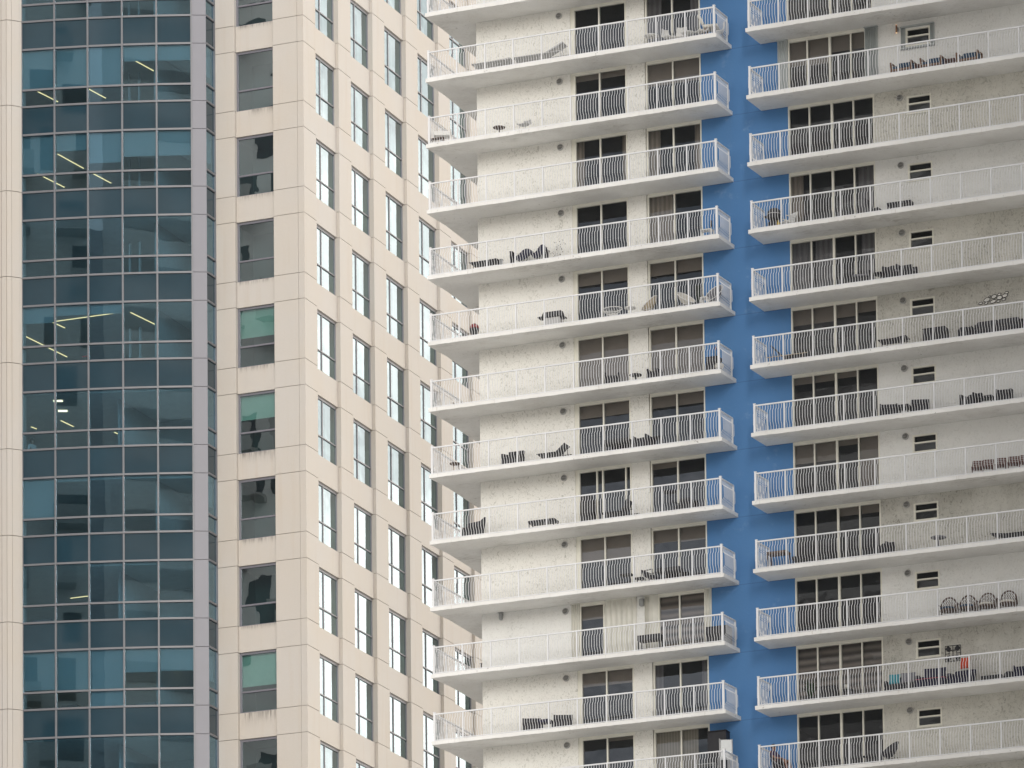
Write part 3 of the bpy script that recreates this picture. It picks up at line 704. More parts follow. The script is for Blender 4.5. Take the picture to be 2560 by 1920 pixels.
# --- rounded stone pier left of the bay
def pier_poly(x0, y0, x1, y1, off=0): return [(x0,y0),(x1,y1)]
pc = MB(); zj = [SZ(k) for k in range(-3, 11)]
strip_pts = [(-43.0,16.6),(-42.75,15.85),(-42.3,15.56),(-41.42,15.545),(-41.16,15.545),(-40.90,15.552),(-40.70,15.70),(-40.47,15.96),(-40.40,16.10),(-40.40,16.5)]
for z0, z1 in zip(zj[1:], zj[:-1]):
    for s in range(len(strip_pts)-1):
        a, b = Vector(strip_pts[s]), Vector(strip_pts[s+1]); g_ = .012 if s in (3, 4, 5) else .0; d = (b-a).normalized()
        wall_strip(pc, a+d*g_, b-d*g_, z0+.014, z1-.014, 0, .12)
tpart(pc, 'stone_pier', M['stone'])
pc = MB(); pc.prism([(-42.95,16.7),(-42.6,16.0),(-42.2,15.62),(-40.92,15.60),(-40.52,16.0),(-40.46,16.5)], ZB, ZT); tpart(pc, 'joint_backing', M['joint'])
# rain streaks under the front windows
def streak_mat():
    mt, t, p = newmat('rain_streak'); p.inputs['Base Color'].default_value = (.10,.085,.08,1); p.inputs['Roughness'].default_value = .9
    o = t.nodes['Material Output']; a = N(t, 'ShaderNodeBsdfTransparent'); ms = N(t, 'ShaderNodeMixShader'); g_ = N(t, 'ShaderNodeNewGeometry')
    tcn = N(t, 'ShaderNodeTexCoord'); sx = N(t, 'ShaderNodeSeparateXYZ'); t.links.new(tcn.outputs['Generated'], sx.inputs[0])
    n = noise_ramp(t, g_.outputs['Position'], 9, .42, .72, 3, .6, (1.6, 1, .10))
    pw = N(t, 'ShaderNodeMath', operation='POWER'); pw.inputs[1].default_value = 2.2; t.links.new(sx.outputs[2], pw.inputs[0])
    f = mul(t, mul(t, n, pw.outputs[0]), .75)
    t.links.new(f, ms.inputs[0]); t.links.new(a.outputs[0], ms.inputs[1]); t.links.new(p.outputs[0], ms.inputs[2]); t.links.new(ms.outputs[0], o.inputs[0]); return mt
M['streak'] = streak_mat()
for k in (-1, 0, 1, 2, 3, 4, 5, 6, 7, 8):
    hgt = {-1:.3, 0:.45, 1:.35, 2:.3, 3:.35, 4:.7, 5:.4, 6:.3, 7:.9, 8:.5}[k]; q = MB(); za = ZS(k)-.01; x0 = -30.7 if k == 0 else -31.2
    q.add([(x0, TY+SP-.024, za-hgt), (-29.45, TY+SP-.024, za-hgt), (-29.45, TY+SP-.024, za), (x0, TY+SP-.024, za)], [(0,1,2,3)]); tpart(q, 'rain_stain', M['streak'])

# ------------------------------------------------------------------ unseen buildings
def block(name, label, x0, x1, y0, y1, ztop, mat, band, step, side=True):
    t_ = thing(name, label, 'building', ((x0+x1)/2, (y0+y1)/2, GZ)); off = (-(x0+x1)/2, -(y0+y1)/2, -GZ)
    b = MB(); b.box(x0, x1, y0, y1, GZ, ztop); b.build('wall', mat, t_, off)
    q = MB(); z = GZ+5
    while z < ztop-2:
        q.box(x0-.05, x1+.05, y1-.5, y1+.06, z, z+step*.42)
        q.box(x1-.5, x1+.06, y0, y1-.5, z, z+step*.5)
        z += step
    q.build('window_band', band, t_, off); return t_
block('unseen_tower', 'pale apartment tower across the street', -22, -3, -88, -62, 75, M['city_white'], M['city_pale'], 3.1)
block('unseen_tower', 'unseen grey tower added to shade the right balconies', 43, 93, -78, -62, 95, M['city_dark'], M['city_glass'], 3.8)  # occluder added out of view to dim the right wing
t_ = thing('unseen_tower', 'white apartment slab across the street', 'building', (-47.5, -26, GZ)); b = MB(); b.box(-13.5, 13.5, -14, 14, 0, 62-GZ); b.build('wall', M['city_white'], t_)
rnd = random.Random(12); bs, bw = MB(), MB()
for fl_ in range(46):
    z = 4+fl_*3.05; x = -13.2
    while x < 12:
        wd = rnd.choice((.9, 1.3, 2.2)); kind = rnd.random()
        if kind < .62: bw.box(x, x+wd, 13.9, 14.03, z+.3, z+rnd.choice((1.8, 2.3, 2.5)))
        if kind < .40: bs.box(x-.2, x+wd+.2, 14.0, 15.3, z-.05, z+.12); bs.box(x-.2, x+wd+.2, 15.2, 15.26, z+.12, z+.95)
        x += wd+rnd.choice((.5, .9, 1.6))
for x in (-9, -2.5, 5.5): bw.box(x, x+1.1, 14.05, 14.1, 3, 140)
bs.build('balcony', M['city_pale'], t_); bw.build('window', M['city_dark'], t_)
t_ = thing('bounce_podium', 'unseen podium added so its white roof bounces light upwards', 'building', (-36, -33, GZ)); b = MB(); b.box(-34, 33, -28, 27, 0, -47.5-GZ); b.build('wall', M['city_pale'], t_)  # added out of view; white roof throws light up to the soffits
b = MB(); b.box(-34, 33, -28, 27, -47.49-GZ, -47.2-GZ); b.build('roof', M['city_white'], t_)
block('unseen_tower', 'unseen tower added to darken the reflections in the glass bay', -60, 60, -330, -280, 104, M['city_mid'], M['city_band'], 3.9)  # added behind the camera to block bright sky from the bay glass
#FURNITURE
# ------------------------------------------------------------------ balcony furniture
def lev(i, y): return -i*FH+zs_at(y)
ROW = {-1:'topmost', 0:'second', 1:'third', 2:'fourth', 3:'fifth', 4:'sixth', 5:'seventh', 6:'eighth', 7:'ninth', 8:'tenth', 9:'eleventh', 10:'twelfth', 11:'thirteenth'}
def at(i, x, y=-.8): return (x, y, lev(i, y)+.002)
def leg4(t, w_, d, h, mat, th=.035, name='leg'):
    for sx in (-1, 1):
        for sy in (-1, 1):
            b = MB(); x, y = sx*(w_/2-th/2), sy*(d/2-th/2); b.box(x-th/2, x+th/2, y-th/2, y+th/2, 0, h); b.build(name, mat, t)
def club_chair(name, label, p, rz=0, w_=.72, h=.80, mat='wicker', cush='charcoal', group=None):
    t = thing(name, label, 'armchair', p, rz, group)
    b = MB(); b.bbox(-w_/2+.06, w_/2-.06, -.34, .26, .10, .40, .03); b.build('seat', M[mat], t)
    b = MB(); b.bbox(-w_/2, w_/2, .24, .34, .06, h, .03, R(-9), (.29, .1)); b.build('backrest', M[mat], t)
    for sx in (-1, 1):
        b = MB(); b.xprism([(-.36,.02),(.27,.02),(.27,h*.82),(-.36,.60)], sx*(w_/2-.035)-.035, sx*(w_/2-.035)+.035); b.build('armrest', M[mat], t)
    b = MB(); b.bbox(-w_/2+.08, w_/2-.08, -.33, .2, .401, .49, .03); b.build('cushion', M[cush], t)
    return t
def low_table(name, label, p, w_, d, h, mat, rz=0, group=None, th=.04, cat='table'):
    t = thing(name, label, cat, p, rz, group)
    b = MB(); b.bbox(-w_/2, w_/2, -d/2, d/2, h-th, h, .012); b.build('tabletop', M[mat], t); leg4(t, w_-.03, d-.03, h-th-.001, M[mat], .04); return t
def round_table(name, label, p, r_, h, mat, group=None, ped=True):
    t = thing(name, label, 'table', p, 0, group)
    b = MB(); b.lathe([(r_,h-.03),(r_+.008,h-.015),(r_,h)], 22); b.build('tabletop', M[mat], t)
    if ped:
        b = MB(); b.lathe([(r_*.6,0),(r_*.6,.02),(.03,.05),(.03,h-.031)], 14); b.build('pedestal', M[mat], t)
    else:
        for q in range(3):
            a = q*2.094+.4; b = MB(); b.tube([(r_*.85*math.cos(a), r_*.85*math.sin(a), 0), (r_*.6*math.cos(a), r_*.6*math.sin(a), h-.03)], .014, 6); b.build('leg', M[mat], t)
    return t
def egg_chair(name, label, p, rz, wire, frame, w_=.78, h=.92, group=None, solid=None):
    """reclined oval hoop strung with cord, on thin rod legs; faces local -Y"""
    t = thing(name, label, 'wire chair', p, rz, group); rim = []
    n = 28
    for q in range(n):
        a = 2*math.pi*q/n; u, v = w_/2*math.cos(a), .5*math.sin(a)
        rim.append((u, -.28+ (v+.5)*.62, .36+(v+.5)*(h-.36)))
    b = MB(); b.tube(rim, .016, 6, True); b.build('rim', M[frame], t)
    b = MB(); hub = Vector((0, -.02, .30))
    for q in range(n):
        r_ = Vector(rim[q]); mid = (r_+hub)/2+Vector((0, .10, -.05)); b.tube([r_, mid, hub], .006, 4)
    for f_ in (.45, .75):
        ring = []
        for q in range(n):
            r_ = Vector(rim[q]); pt = hub+(r_-hub)*f_+Vector((0, .10, -.05))*(4*f_*(1-f_)); ring.append(pt)
        b.tube(ring, .005, 4, True)
    if solid:
        vs = [tuple(hub)]; fs = []
        for f_ in (.33, .66, 1):
            for q in range(n):
                r_ = Vector(rim[q]); vs.append(hub+(r_-hub)*f_+Vector((0, .10, -.05))*(4*f_*(1-f_)))
        for q in range(n):
            q2 = (q+1) % n; fs.append((0, 1+q, 1+q2)); fs += [(1+n*l+q, 1+n*l+q2, 1+n*(l+1)+q2, 1+n*(l+1)+q) for l in (0, 1)]
        b.add(vs, fs, True)
    b.build('woven_seat', M[solid or wire], t)
    for sx, y0, y1 in ((-1,-.3,-.2),(1,-.3,-.2),(-1,.38,.2),(1,.38,.2)):
        b = MB(); b.tube([(sx*.28, y0, 0), (sx*.2, y1, .33)], .011, 5); b.build('leg', M[frame], t)
    b = MB(); b.tube([(.2*math.cos(a), .2*math.sin(a), .31) for a in [2*math.pi*q/14 for q in range(14)]], .011, 5, True); b.build('base_ring', M[frame], t)
    return t
def shell_chair(name, label, p, rz, mat='white', legs='black', group=None, h=.8, w_=.46):
    t = thing(name, label, 'chair', p, rz, group); b = MB(); vs = []; fs = []
    prof = [(-.24,.43),(-.1,.40),(.08,.40),(.18,.46),(.24,.60),(.27,h)]
    nx = 6
    for y, z in prof:
        for q in range(nx+1):
            u = q/nx*2-1; ww = w_/2*(1 if z < .5 else .95-.25*(z-.5)/(h-.5)); vs.append((u*ww, y-.05*u*u*(1 if z > .5 else 0), z+.05*u*u*(1 if z < .5 else .1)))
    for r_ in range(len(prof)-1):
        for q in range(nx): fs.append((r_*(nx+1)+q, r_*(nx+1)+q+1, (r_+1)*(nx+1)+q+1, (r_+1)*(nx+1)+q))
    b.add(vs, fs, True); o = b.build('seat_shell', M[mat], t); md = o.modifiers.new('thick', 'SOLIDIFY'); md.thickness = .018
    for sx in (-1, 1):
        for y0, y1 in ((-.24,-.14),(.26,.12)):
            b = MB(); b.tube([(sx*.22, y0, 0), (sx*.13, y1, .405)], .012, 5); b.build('leg', M[legs], t)
    return t
def sofa(name, label, p, w_, mat, cush, rz=0, h=.75, group=None):
    t = thing(name, label, 'sofa', p, rz, group)
    b = MB(); b.bbox(-w_/2, w_/2, -.38, .38, .05, .30, .03); b.build('base', M[mat], t)
    b = MB(); b.bbox(-w_/2, w_/2, .26, .38, .301, h, .03); b.build('backrest', M[mat], t)
    for sx in (-1, 1):
        b = MB(); b.bbox(sx*(w_/2-.06)-.06, sx*(w_/2-.06)+.06, -.38, .255, .301, .58, .03); b.build('armrest', M[mat], t)
    n = 2 if w_ > 1.2 else 1
    for q in range(n):
        x0 = -w_/2+.13+q*(w_-.26)/n; x1 = x0+(w_-.26)/n-.01
        b = MB(); b.bbox(x0, x1, -.37, .24, .302, .44, .04); b.build('seat_cushion', M[cush], t)
        b = MB(); b.bbox(x0, x1, .10, .24, .441, h+.06, .05, R(-8), (.2, .44)); b.build('back_cushion', M[cush], t)
    return t
def pillow(label, p, w_, h, mat, rz=0, tilt=R(-18), group=None, name='pillow'):
    b = MB(); vs = []; fs = []; n = 8
    for side in (-1, 1):
        for a in range(n+1):
            for c in range(n+1):
                u, v = a/n*2-1, c/n*2-1; th = .075*((1-u**4)*(1-v**4))**.5
                ss = 1-.06*(1-abs(u*v)); x, z, y = u*w_/2*ss, (v*ss+1)*h/2, side*th
                vs.append((x, y*math.cos(tilt)-z*math.sin(tilt), z*math.cos(tilt)+y*math.sin(tilt)))
    m_ = (n+1)**2
    for s_ in (0, 1):
        for a in range(n):
            for c in range(n): q = s_*m_+a*(n+1)+c; fs.append((q, q+1, q+n+2, q+n+1))
    b.add(vs, fs, True); o = b.build(name, M[mat]); o.location = p; o.rotation_euler = (0,0,rz); o['label'] = label; o['category'] = 'pillow'
    if group: o['group'] = group
    return o
def lounger(name, label, p, ln, mat, frame, rz=0, raise_=R(38), h=.36, w_=.62, group=None, cat='sun lounger'):
    """reclining chaise along local X, head at +X"""
    t = thing(name, label, cat, p, rz, group); cut = ln*.12
    b = MB(); b.bbox(-ln/2, cut, -w_/2+.03, w_/2-.03, h-.05, h, .015); b.build('seat', M[mat], t)
    bl = ln/2-cut; b = MB(); c, s_ = math.cos(raise_), math.sin(raise_)
    b.hexa([(cut,-w_/2+.03,h-.05),(cut+bl*c,-w_/2+.03,h-.05+bl*s_),(cut+bl*c,w_/2-.03,h-.05+bl*s_),(cut,w_/2-.03,h-.05),(cut-.05*s_,-w_/2+.03,h-.05+.05*c),(cut+bl*c-.05*s_,-w_/2+.03,h-.05+bl*s_+.05*c),(cut+bl*c-.05*s_,w_/2-.03,h-.05+bl*s_+.05*c),(cut-.05*s_,w_/2-.03,h-.05+.05*c)])
    b.build('backrest', M[mat], t)
    b = MB()
    for sy in (-1, 1): b.tube([(-ln/2, sy*w_/2, h-.03), (ln/2-.05, sy*w_/2, h-.03)], .018, 6)
    b.tube([(cut+bl*c*.7, -w_/2, h-.03), (cut+bl*c*.7, -w_/2+.02, h-.06+bl*s_*.7)], .012, 5); b.tube([(cut+bl*c*.7, w_/2, h-.03), (cut+bl*c*.7, w_/2-.02, h-.06+bl*s_*.7)], .012, 5)
    b.build('frame', M[frame], t)
    for sx in (-1, 1):
        for sy in (-1, 1):
            b = MB(); x = sx*(ln/2-.18); b.tube([(x, sy*w_/2, 0), (x, sy*w_/2, h-.03)], .017, 6); b.build('leg', M[frame], t)
    return t
def sling_chair(name, label, p, rz, mat, frame, h=.9, w_=.58, arms=True, group=None, slats=False, tilt=.22):
    """open chair with four legs, facing local -Y"""
    t = thing(name, label, 'chair', p, rz, group)
    b = MB(); b.bbox(-w_/2+.03, w_/2-.03, -.24, .22, .40, .44, .012); b.build('seat', M[mat], t)
    bk_ = MB()
    if slats:
        for q in range(4):
            z = .56+q*.075; bk_.obar((-w_/2+.03, .2+(z-.42)*tilt, z), (w_/2-.03, .2+(z-.42)*tilt, z), .02, .055, (0,0,1))
    else: bk_.hexa([(-w_/2+.03,.2,.45),(w_/2-.03,.2,.45),(w_/2-.03,.225,.45),(-w_/2+.03,.225,.45),(-w_/2+.03,.2+(h-.45)*tilt*1.6,h),(w_/2-.03,.2+(h-.45)*tilt*1.6,h),(w_/2-.03,.225+(h-.45)*tilt*1.6,h),(-w_/2+.03,.225+(h-.45)*tilt*1.6,h)])
    bk_.build('backrest', M[mat], t)
    for sx in (-1, 1):
        x = sx*(w_/2-.012); k_ = 1.6 if not slats else 1
        b = MB(); b.obar((x, -.26 if not slats else .26, 0), (x, -.22 if not slats else -.2, .44), .03, .03, (0,1,0)); b.build('leg', M[frame], t)
        b = MB(); b.obar((x, .3 if not slats else -.22, 0), (x, .2+(h-.42)*tilt*k_, h), .03, .03, (0,1,0)); b.build('leg', M[frame], t)
        if arms: b = MB(); b.obar((x, -.24, .64), (x, .27, .64), .045, .025); b.obar((x, -.23, .44), (x, -.23, .63), .025, .025, (0,1,0)); b.build('armrest', M[frame], t)
    return t
def box_thing(name, label, cat, p, w_, d, h, mat, rz=0, lid=True, group=None):
    t = thing(name, label, cat, p, rz, group)
    b = MB(); b.bbox(-w_/2+.015, w_/2-.015, -d/2+.015, d/2-.015, 0, h-.05, .02); b.build('body', M[mat], t)
    if lid: b = MB(); b.bbox(-w_/2, w_/2, -d/2, d/2, h-.049, h, .02); b.build('lid', M[mat], t)
    return t
def wood_chair(label, p, w_=.9, rz=0):
    t = thing('deck_armchair', label, 'armchair', p, rz, 'wooden armchairs with blue cushions')
    b = MB(); b.box(-w_/2+.06, w_/2-.06, -.36, .3, .22, .29); b.build('frame', M['wood'], t)
    for sx in (-1, 1):
        b = MB(); b.xprism([(-.40,0),(-.33,0),(-.30,.50),(.22,.58),(.30,0),(.36,0),(.30,.62),(-.40,.56)], sx*(w_/2-.03)-.03, sx*(w_/2-.03)+.03); b.build('armrest', M['wood'], t)
    b = MB(); b.bbox(-w_/2+.08, w_/2-.08, -.36, .22, .291, .40, .03); b.build('seat_cushion', M['bluecush'], t)
    b = MB(); b.bbox(-w_/2+.08, w_/2-.08, .16, .28, .401, .74, .04, R(-14), (.22, .4)); b.build('back_cushion', M['bluecush'], t)
    b = MB()
    for q in range(5): x = -w_/2+.14+q*(w_-.28)/4; b.obar((x, .29, .25), (x, .40, .72), .05, .02, (0,1,0))
    b.build('back_slats', M['wood'], t); return t
def rattan_chair(label, p, seat, rz=0):
    t = thing('rattan_chair', label, 'rattan chair', p, rz, 'round backed rattan chairs'); n = 20
    hoop = [(-.33*math.cos(math.pi*q/n)*1.0, .24+.10*math.sin(math.pi*q/n), .44+.58*math.sin(math.pi*q/n)**.75) for q in range(n+1)]
    b = MB(); b.tube(hoop, .035, 8); b.build('back_hoop', M['brown'], t)
    b = MB()
    for q in range(-6, 7):
        for dr in (-1, 1):
            pts = []
            for s_ in range(9):
                z = .46+s_*.068; x = q*.075+dr*(z-.46)*.55
                lim = .31*max(0, 1-((z-.44)/.56)**2.6)**.5 if z < 1.0 else 0
                if abs(x) < lim: pts.append((x, .26+.08*(z-.44), z))
            if len(pts) > 1: b.tube(pts, .011, 4)
    b.build('cane_back', M['rattan'], t)
    b = MB(); b.lathe([(.30,.38),(.33,.40),(.32,.44)], 20, (0,-.02,0), 1, .95); b.build('seat', M['brown'], t)
    b = MB(); b.lathe([(.28,.441),(.31,.47),(.30,.52),(.24,.54)], 20, (0,-.04,0), 1, .95); b.build('cushion', M[seat], t)
    for sx in (-1, 1):
        b = MB(); b.tube([(sx*.33,.2,.66),(sx*.39,.0,.66),(sx*.38,-.22,.62),(sx*.34,-.30,.5),(sx*.31,-.30,.0)], .024, 6); b.build('armrest', M['brown'], t)
        b = MB(); b.tube([(sx*.30,.24,0),(sx*.30,.24,.44)], .022, 6); b.build('leg', M['brown'], t)
    return t
def leafy(t, n, h, spread, mat, base=.2, lw=.05, seed=1):
    rnd = random.Random(seed); b = MB()
    for q in range(n):
        a = rnd.random()*6.28; l = h*(.5+.5*rnd.random()); sp = spread*(.3+.7*rnd.random()); d = Vector((math.cos(a), math.sin(a), 0)); s_ = Vector((-d.y, d.x, 0))*lw*(.6+.6*rnd.random())
        p0 = Vector((0,0,base))+d*.03; p1 = p0+d*sp*.5+Vector((0,0,l*.75)); p2 = p0+d*sp+Vector((0,0,l*(.7+.3*rnd.random())))
        b.add([p0-s_*.3, p0+s_*.3, p1+s_, p1-s_, p2], [(0,1,2,3),(3,2,4)], False)
    b.build('leaves', M[mat], t)
def planter(name, label, p, r_, hp, h, spread, mat, pot='black', n=60, seed=1, lw=.05):
    t = thing(name, label, 'potted plant', p)
    b = MB(); b.lathe([(r_*.75,0),(r_,hp),(r_*.9,hp),(r_*.85,hp-.03)], 16); b.build('pot', M[pot], t); leafy(t, n, h, spread, mat, hp-.03, lw, seed); return t

# ---- left block of balconies
def pale_lounger(label, i, x0, x1, raise_):
    return lounger('sun_lounger', label, at(i, (x0+x1)/2, -.55), x1-x0, 'lightgrey', 'lightgrey', 0, raise_, .62, .6, 'pale grey loungers on the second left balcony')
pale_lounger('flat pale grey lounger lying at the left end of the second left balcony', 0, -11.0, -9.3, R(3))
pale_lounger('pale grey lounger with its dark backrest raised beside the left sliding door', 0, -9.2, -6.9, R(24))
round_table('bistro_table', 'round white rimmed table before the right door of the second left balcony', at(0,-3.1,-.9), .29, .60, 'white')
shell_chair('shell_chair', 'white moulded chair seen edge on before the door mullion, second left balcony', at(0,-2.42,-.75), R(60), group='white moulded chairs on the second left balcony', h=.86)
shell_chair('shell_chair', 'white moulded chair with a broad back right of the door mullion, second left balcony', at(0,-1.98,-.5), R(10), group='white moulded chairs on the second left balcony', h=.97, w_=.56)
shell_chair('shell_chair', 'white moulded chair next to the wooden lounge chair, second left balcony', at(0,-.97,-.85), R(-35), group='white moulded chairs on the second left balcony', h=.78)
shell_chair('shell_chair', 'white moulded chair behind the end railing of the second left balcony', at(0,-.38,-.45), R(-70), group='white moulded chairs on the second left balcony', h=.85)
round_table('side_table', 'low round white side table between the white chairs', at(0,-1.45,-1.1), .26, .42, 'white', ped=False)
t = thing('lounge_chair', 'cream lounge chair with orange brown wooden legs by the blue wall', 'lounge chair', at(0,-.72,-.55), R(100))
b = MB(); b.bbox(-.3,.3,-.36,.24,.60,.72,.03); b.build('seat', M['cream'], t)
b = MB(); b.bbox(-.3,.3,.16,.28,.721,1.2,.05,R(-24),(.22,.7)); b.build('backrest', M['cream'], t)
for sx in (-1, 1):
    b = MB(); b.obar((sx*.26,-.34,0),(sx*.22,-.2,.60),.05,.05,(0,1,0)); b.build('leg', M['wood'], t)
    b = MB(); b.obar((sx*.26,.30,0),(sx*.22,.12,.60),.05,.05,(0,1,0)); b.build('leg', M['wood'], t)
t = sling_chair('patio_chair', 'white plastic patio chair in the left corner of the third left balcony', at(1,-12.2,-1.15), R(20), 'white', 'white', .78, .72)
low_table('wicker_stool', 'brown wicker stool in front of the white patio chair', at(1,-12.25,-1.5), .62, .24, .27, 'brown', cat='stool')
round_table('wicker_table', 'low round brown wicker table against the wall of the third left balcony', at(1,-9.65,-1.2), .24, .43, 'brown')
shell_chair('shell_chair', 'pale grey tub chair beside the brown wicker table', at(1,-8.63,-.95), R(-15), 'lightgrey', 'lightgrey', h=.70, w_=.48)
lounger('sun_lounger', 'low flat black lounger at the left end of the fifth left balcony', at(3,-10.4,-.95), 1.2, 'charcoal', 'black', 0, R(2), .46)
box_thing('planter_box', 'small grey box beside the flat black lounger', 'box', at(3,-9.72,-.95), .16, .16, .5, 'steel')
def butterfly(label, i, x, w_, h, rz=0):
    t = thing('butterfly_chair', label, 'chair', at(i, x, -.65), rz, 'dark butterfly chairs on the fifth left balcony'); b = MB(); vs = []; fs = []; n = 8
    for a in range(n+1):
        for c in range(n+1):
            u, v = a/n*2-1, c/n; z = .30+(.34*abs(u)**2*(1-v))+(h-.30)*v**1.6*(1-.30*abs(u)**2); vs.append((u*w_/2*(1-.25*v), -.36+.62*v, z))
    for a in range(n):
        for c in range(n): q = a*(n+1)+c; fs.append((q, q+1, q+n+2, q+n+1))
    b.add(vs, fs, True); o = b.build('sling', M['navy'], t); o.modifiers.new('thick', 'SOLIDIFY').thickness = .02
    b = MB(); b.tube([(-w_/2,-.34,.6),(w_*.3,.3,0),(w_*.35,.25,.02)], .012, 5); b.tube([(w_/2,-.34,.6),(-w_*.3,.3,0),(-w_*.35,.25,.02)], .012, 5); b.tube([(-w_*.36,.26,h-.15),(w_*.3,-.36,0),(-w_*.3,-.36,0),(w_*.36,.26,h-.15)], .012, 5); b.build('frame', M['black'], t); return t
butterfly('wide dark butterfly chair with a rounded back on the fifth left balcony', 3, -8.85, .86, .98)
butterfly('narrower dark butterfly chair with a pointed back on the fifth left balcony', 3, -8.15, .62, 1.06)
box_thing('side_cabinet', 'narrow black cabinet at the left of the butterfly chairs', 'cabinet', at(3,-9.3,-.8), .14, .3, .78, 'black')
box_thing('side_cabinet', 'short black cabinet right of the butterfly chairs beside the wire tree', 'cabinet', at(3,-7.76,-.9), .2, .26, .62, 'black')
t = thing('lighted_tree', 'white wire tree with dark fairy light bulbs before the wall', 'decoration', at(3,-7.4,-.6)); rnd = random.Random(4)
b = MB(); b.tube([(0,0,0),(.01,0,.9)], .014, 5); bl = MB()
for q in range(16):
    a = rnd.random()*6.28; z0 = .15+rnd.random()*.6; e = Vector((.36*math.cos(a)*(.6+.4*rnd.random()), .16*math.sin(a), z0+.25+.3*rnd.random())); b.tube([(0,0,z0), tuple((Vector((0,0,z0))+e)/2+Vector((0,0,.05))), tuple(e)], .005, 4)
    for f_ in (.55, 1): pt = Vector((0,0,z0)).lerp(e, f_); bl.lathe([(.008,-.015),(.02,0),(.008,.02)], 6, tuple(pt))
b.build('branches', M['white'], t); bl.build('bulbs', M['black'], t)
low_table('side_table', 'white side table in the right corner of the fifth left balcony', at(3,-.82,-.9), .5, .34, .5, 'white')
t = thing('table_lamp', 'tall thin black lamp standing by the blue wall behind the white side table', 'lamp', at(3,-.8,-.5)); b = MB(); b.lathe([(.07,0),(.07,.02),(.02,.04),(.02,.72)], 10); b.build('stem', M['black'], t); b = MB(); b.lathe([(.045,.721),(.05,.74),(.045,.98)], 12); b.build('lamp_head', M['black'], t)
t = thing('kettle_grill', 'small black kettle grill with a dark red lid by the wall corner', 'grill', at(4,-10.93,-.95))
b = MB(); b.lathe([(.06,.25),(.15,.30),(.185,.42),(.19,.52)], 18); b.build('bowl', M['black'], t)
b = MB(); b.lathe([(.192,.521),(.18,.62),(.12,.69),(.03,.715)], 18); b.build('lid', M['red'], t)
for q in range(3): a = q*2.094; b = MB(); b.tube([(.2*math.cos(a),.2*math.sin(a),0),(.12*math.cos(a),.12*math.sin(a),.32)], .012, 5); b.build('leg', M['black'], t)
b = MB(); b.tube([(-.05,0,.70),(-.05,0,.745),(.05,0,.745),(.05,0,.70)], .01, 5); b.build('handle', M['black'], t)
t = thing('cart_grill', 'gas grill with a black hood and shelf on a light grey cabinet', 'grill', at(4,-7.5,-.85))
b = MB(); b.bbox(-.34,.34,-.24,.24,.06,.50,.02); b.build('cabinet', M['lightgrey'], t)
b = MB(); b.xprism([(-.26,.501),(.26,.501),(.26,.72),(.12,.80),(-.12,.78),(-.26,.62)], -.40, .36); b.build('hood', M['black'], t)
b = MB(); b.box(-.62,-.405,-.2,.2,.56,.60); b.build('side_shelf', M['black'], t)
b = MB(); b.box(.365,.52,-.2,.2,.50,.53); b.build('side_shelf', M['black'], t)
egg_chair('wire_chair', 'white oval wire chair facing out by the left door of the sixth left balcony', at(4,-4.95,-.85), R(15), 'white', 'white', .80, .78, 'oval wire chairs on the sixth left balcony')
round_table('side_table', 'low round wire table between the oval wire chairs', at(4,-4.12,-1.0), .24, .48, 'white', ped=False)
egg_chair('wire_chair', 'beige oval wire chair turned to the left before the pier', at(4,-3.4,-.8), R(-75), 'tan', 'white', .66, .90, 'oval wire chairs on the sixth left balcony', 'tan')
egg_chair('wire_chair', 'beige oval wire chair turned to the right before the right door', at(4,-1.75,-.85), R(60), 'tan', 'white', .78, .90, 'oval wire chairs on the sixth left balcony', 'cream')
egg_chair('wire_chair', 'large upright grey oval chair with white rim at the blue wall corner', at(4,-.7,-.6), R(-20), 'grey_cloth', 'white', .78, 1.12, 'oval wire chairs on the sixth left balcony', 'grey_cloth')
planter('potted_shrub', 'tall dark leafy shrub in a black pot by the blue wall', at(4,-1.4,-.45), .16, .45, .85, .18, 'leafdark', n=90, seed=3)
low_table('side_table', 'small low white table at the foot of the large oval chair', at(4,-.85,-1.2), .32, .3, .41, 'white')
club_chair('wicker_armchair', 'low dark armchair before the left door of the seventh left balcony', at(5,-5.0,-.85), R(20), .6, .68)
round_table('drum_table', 'round black low table before the pier of the seventh left balcony', at(5,-3.86,-1.15), .25, .40, 'black')
club_chair('wicker_armchair', 'small black armchair at the left edge of the right door, seventh left balcony', at(5,-3.22,-.65), R(0), .46, .70)
box_thing('storage_cube', 'black storage cube in the right corner by the blue wall, seventh left balcony', 'storage box', at(5,-.72,-.6), .56, .5, .82, 'black')
t = thing('bird_feeder', 'thin black pole with a red tip behind the black storage cube', 'pole', at(5,-.77,-.25)); b = MB(); b.tube([(0,0,0),(0,0,1.22)], .02, 6); b.build('pole', M['black'], t); b = MB(); b.lathe([(.02,1.221),(.045,1.27),(.03,1.36)], 10); b.build('tip', M['red'], t)
t = thing('pouf', 'round beige grey pouf at the end railing of the seventh left balcony', 'stool', at(5,-.42,-.8)); b = MB(); b.lathe([(.15,.30),(.19,.36),(.17,.47)], 16); b.build('seat', M['cream'], t); b = MB(); b.lathe([(.03,0),(.12,.299)], 10); b.build('base', M['black'], t)
round_table('wicker_stool', 'round dark wicker stool near the left corner of the eighth left balcony', at(6,-11.75,-1.15), .22, .48, 'brown', ped=False)
club_chair('wicker_armchair', 'dark armchair facing straight out before the wall of the eighth left balcony', at(6,-9.36,-.8), 0, .72, .88)
lounger('sun_lounger', 'dark reclining deck chair seen from the side on the eighth left balcony', at(6,-7.55,-.75), 1.35, 'charcoal', 'black', 0, R(40), .46, .6, cat='deck chair')
club_chair('wicker_armchair', 'black wicker armchair before the pier of the eighth left balcony', at(6,-3.6,-1.0), R(-12), .66, .66)
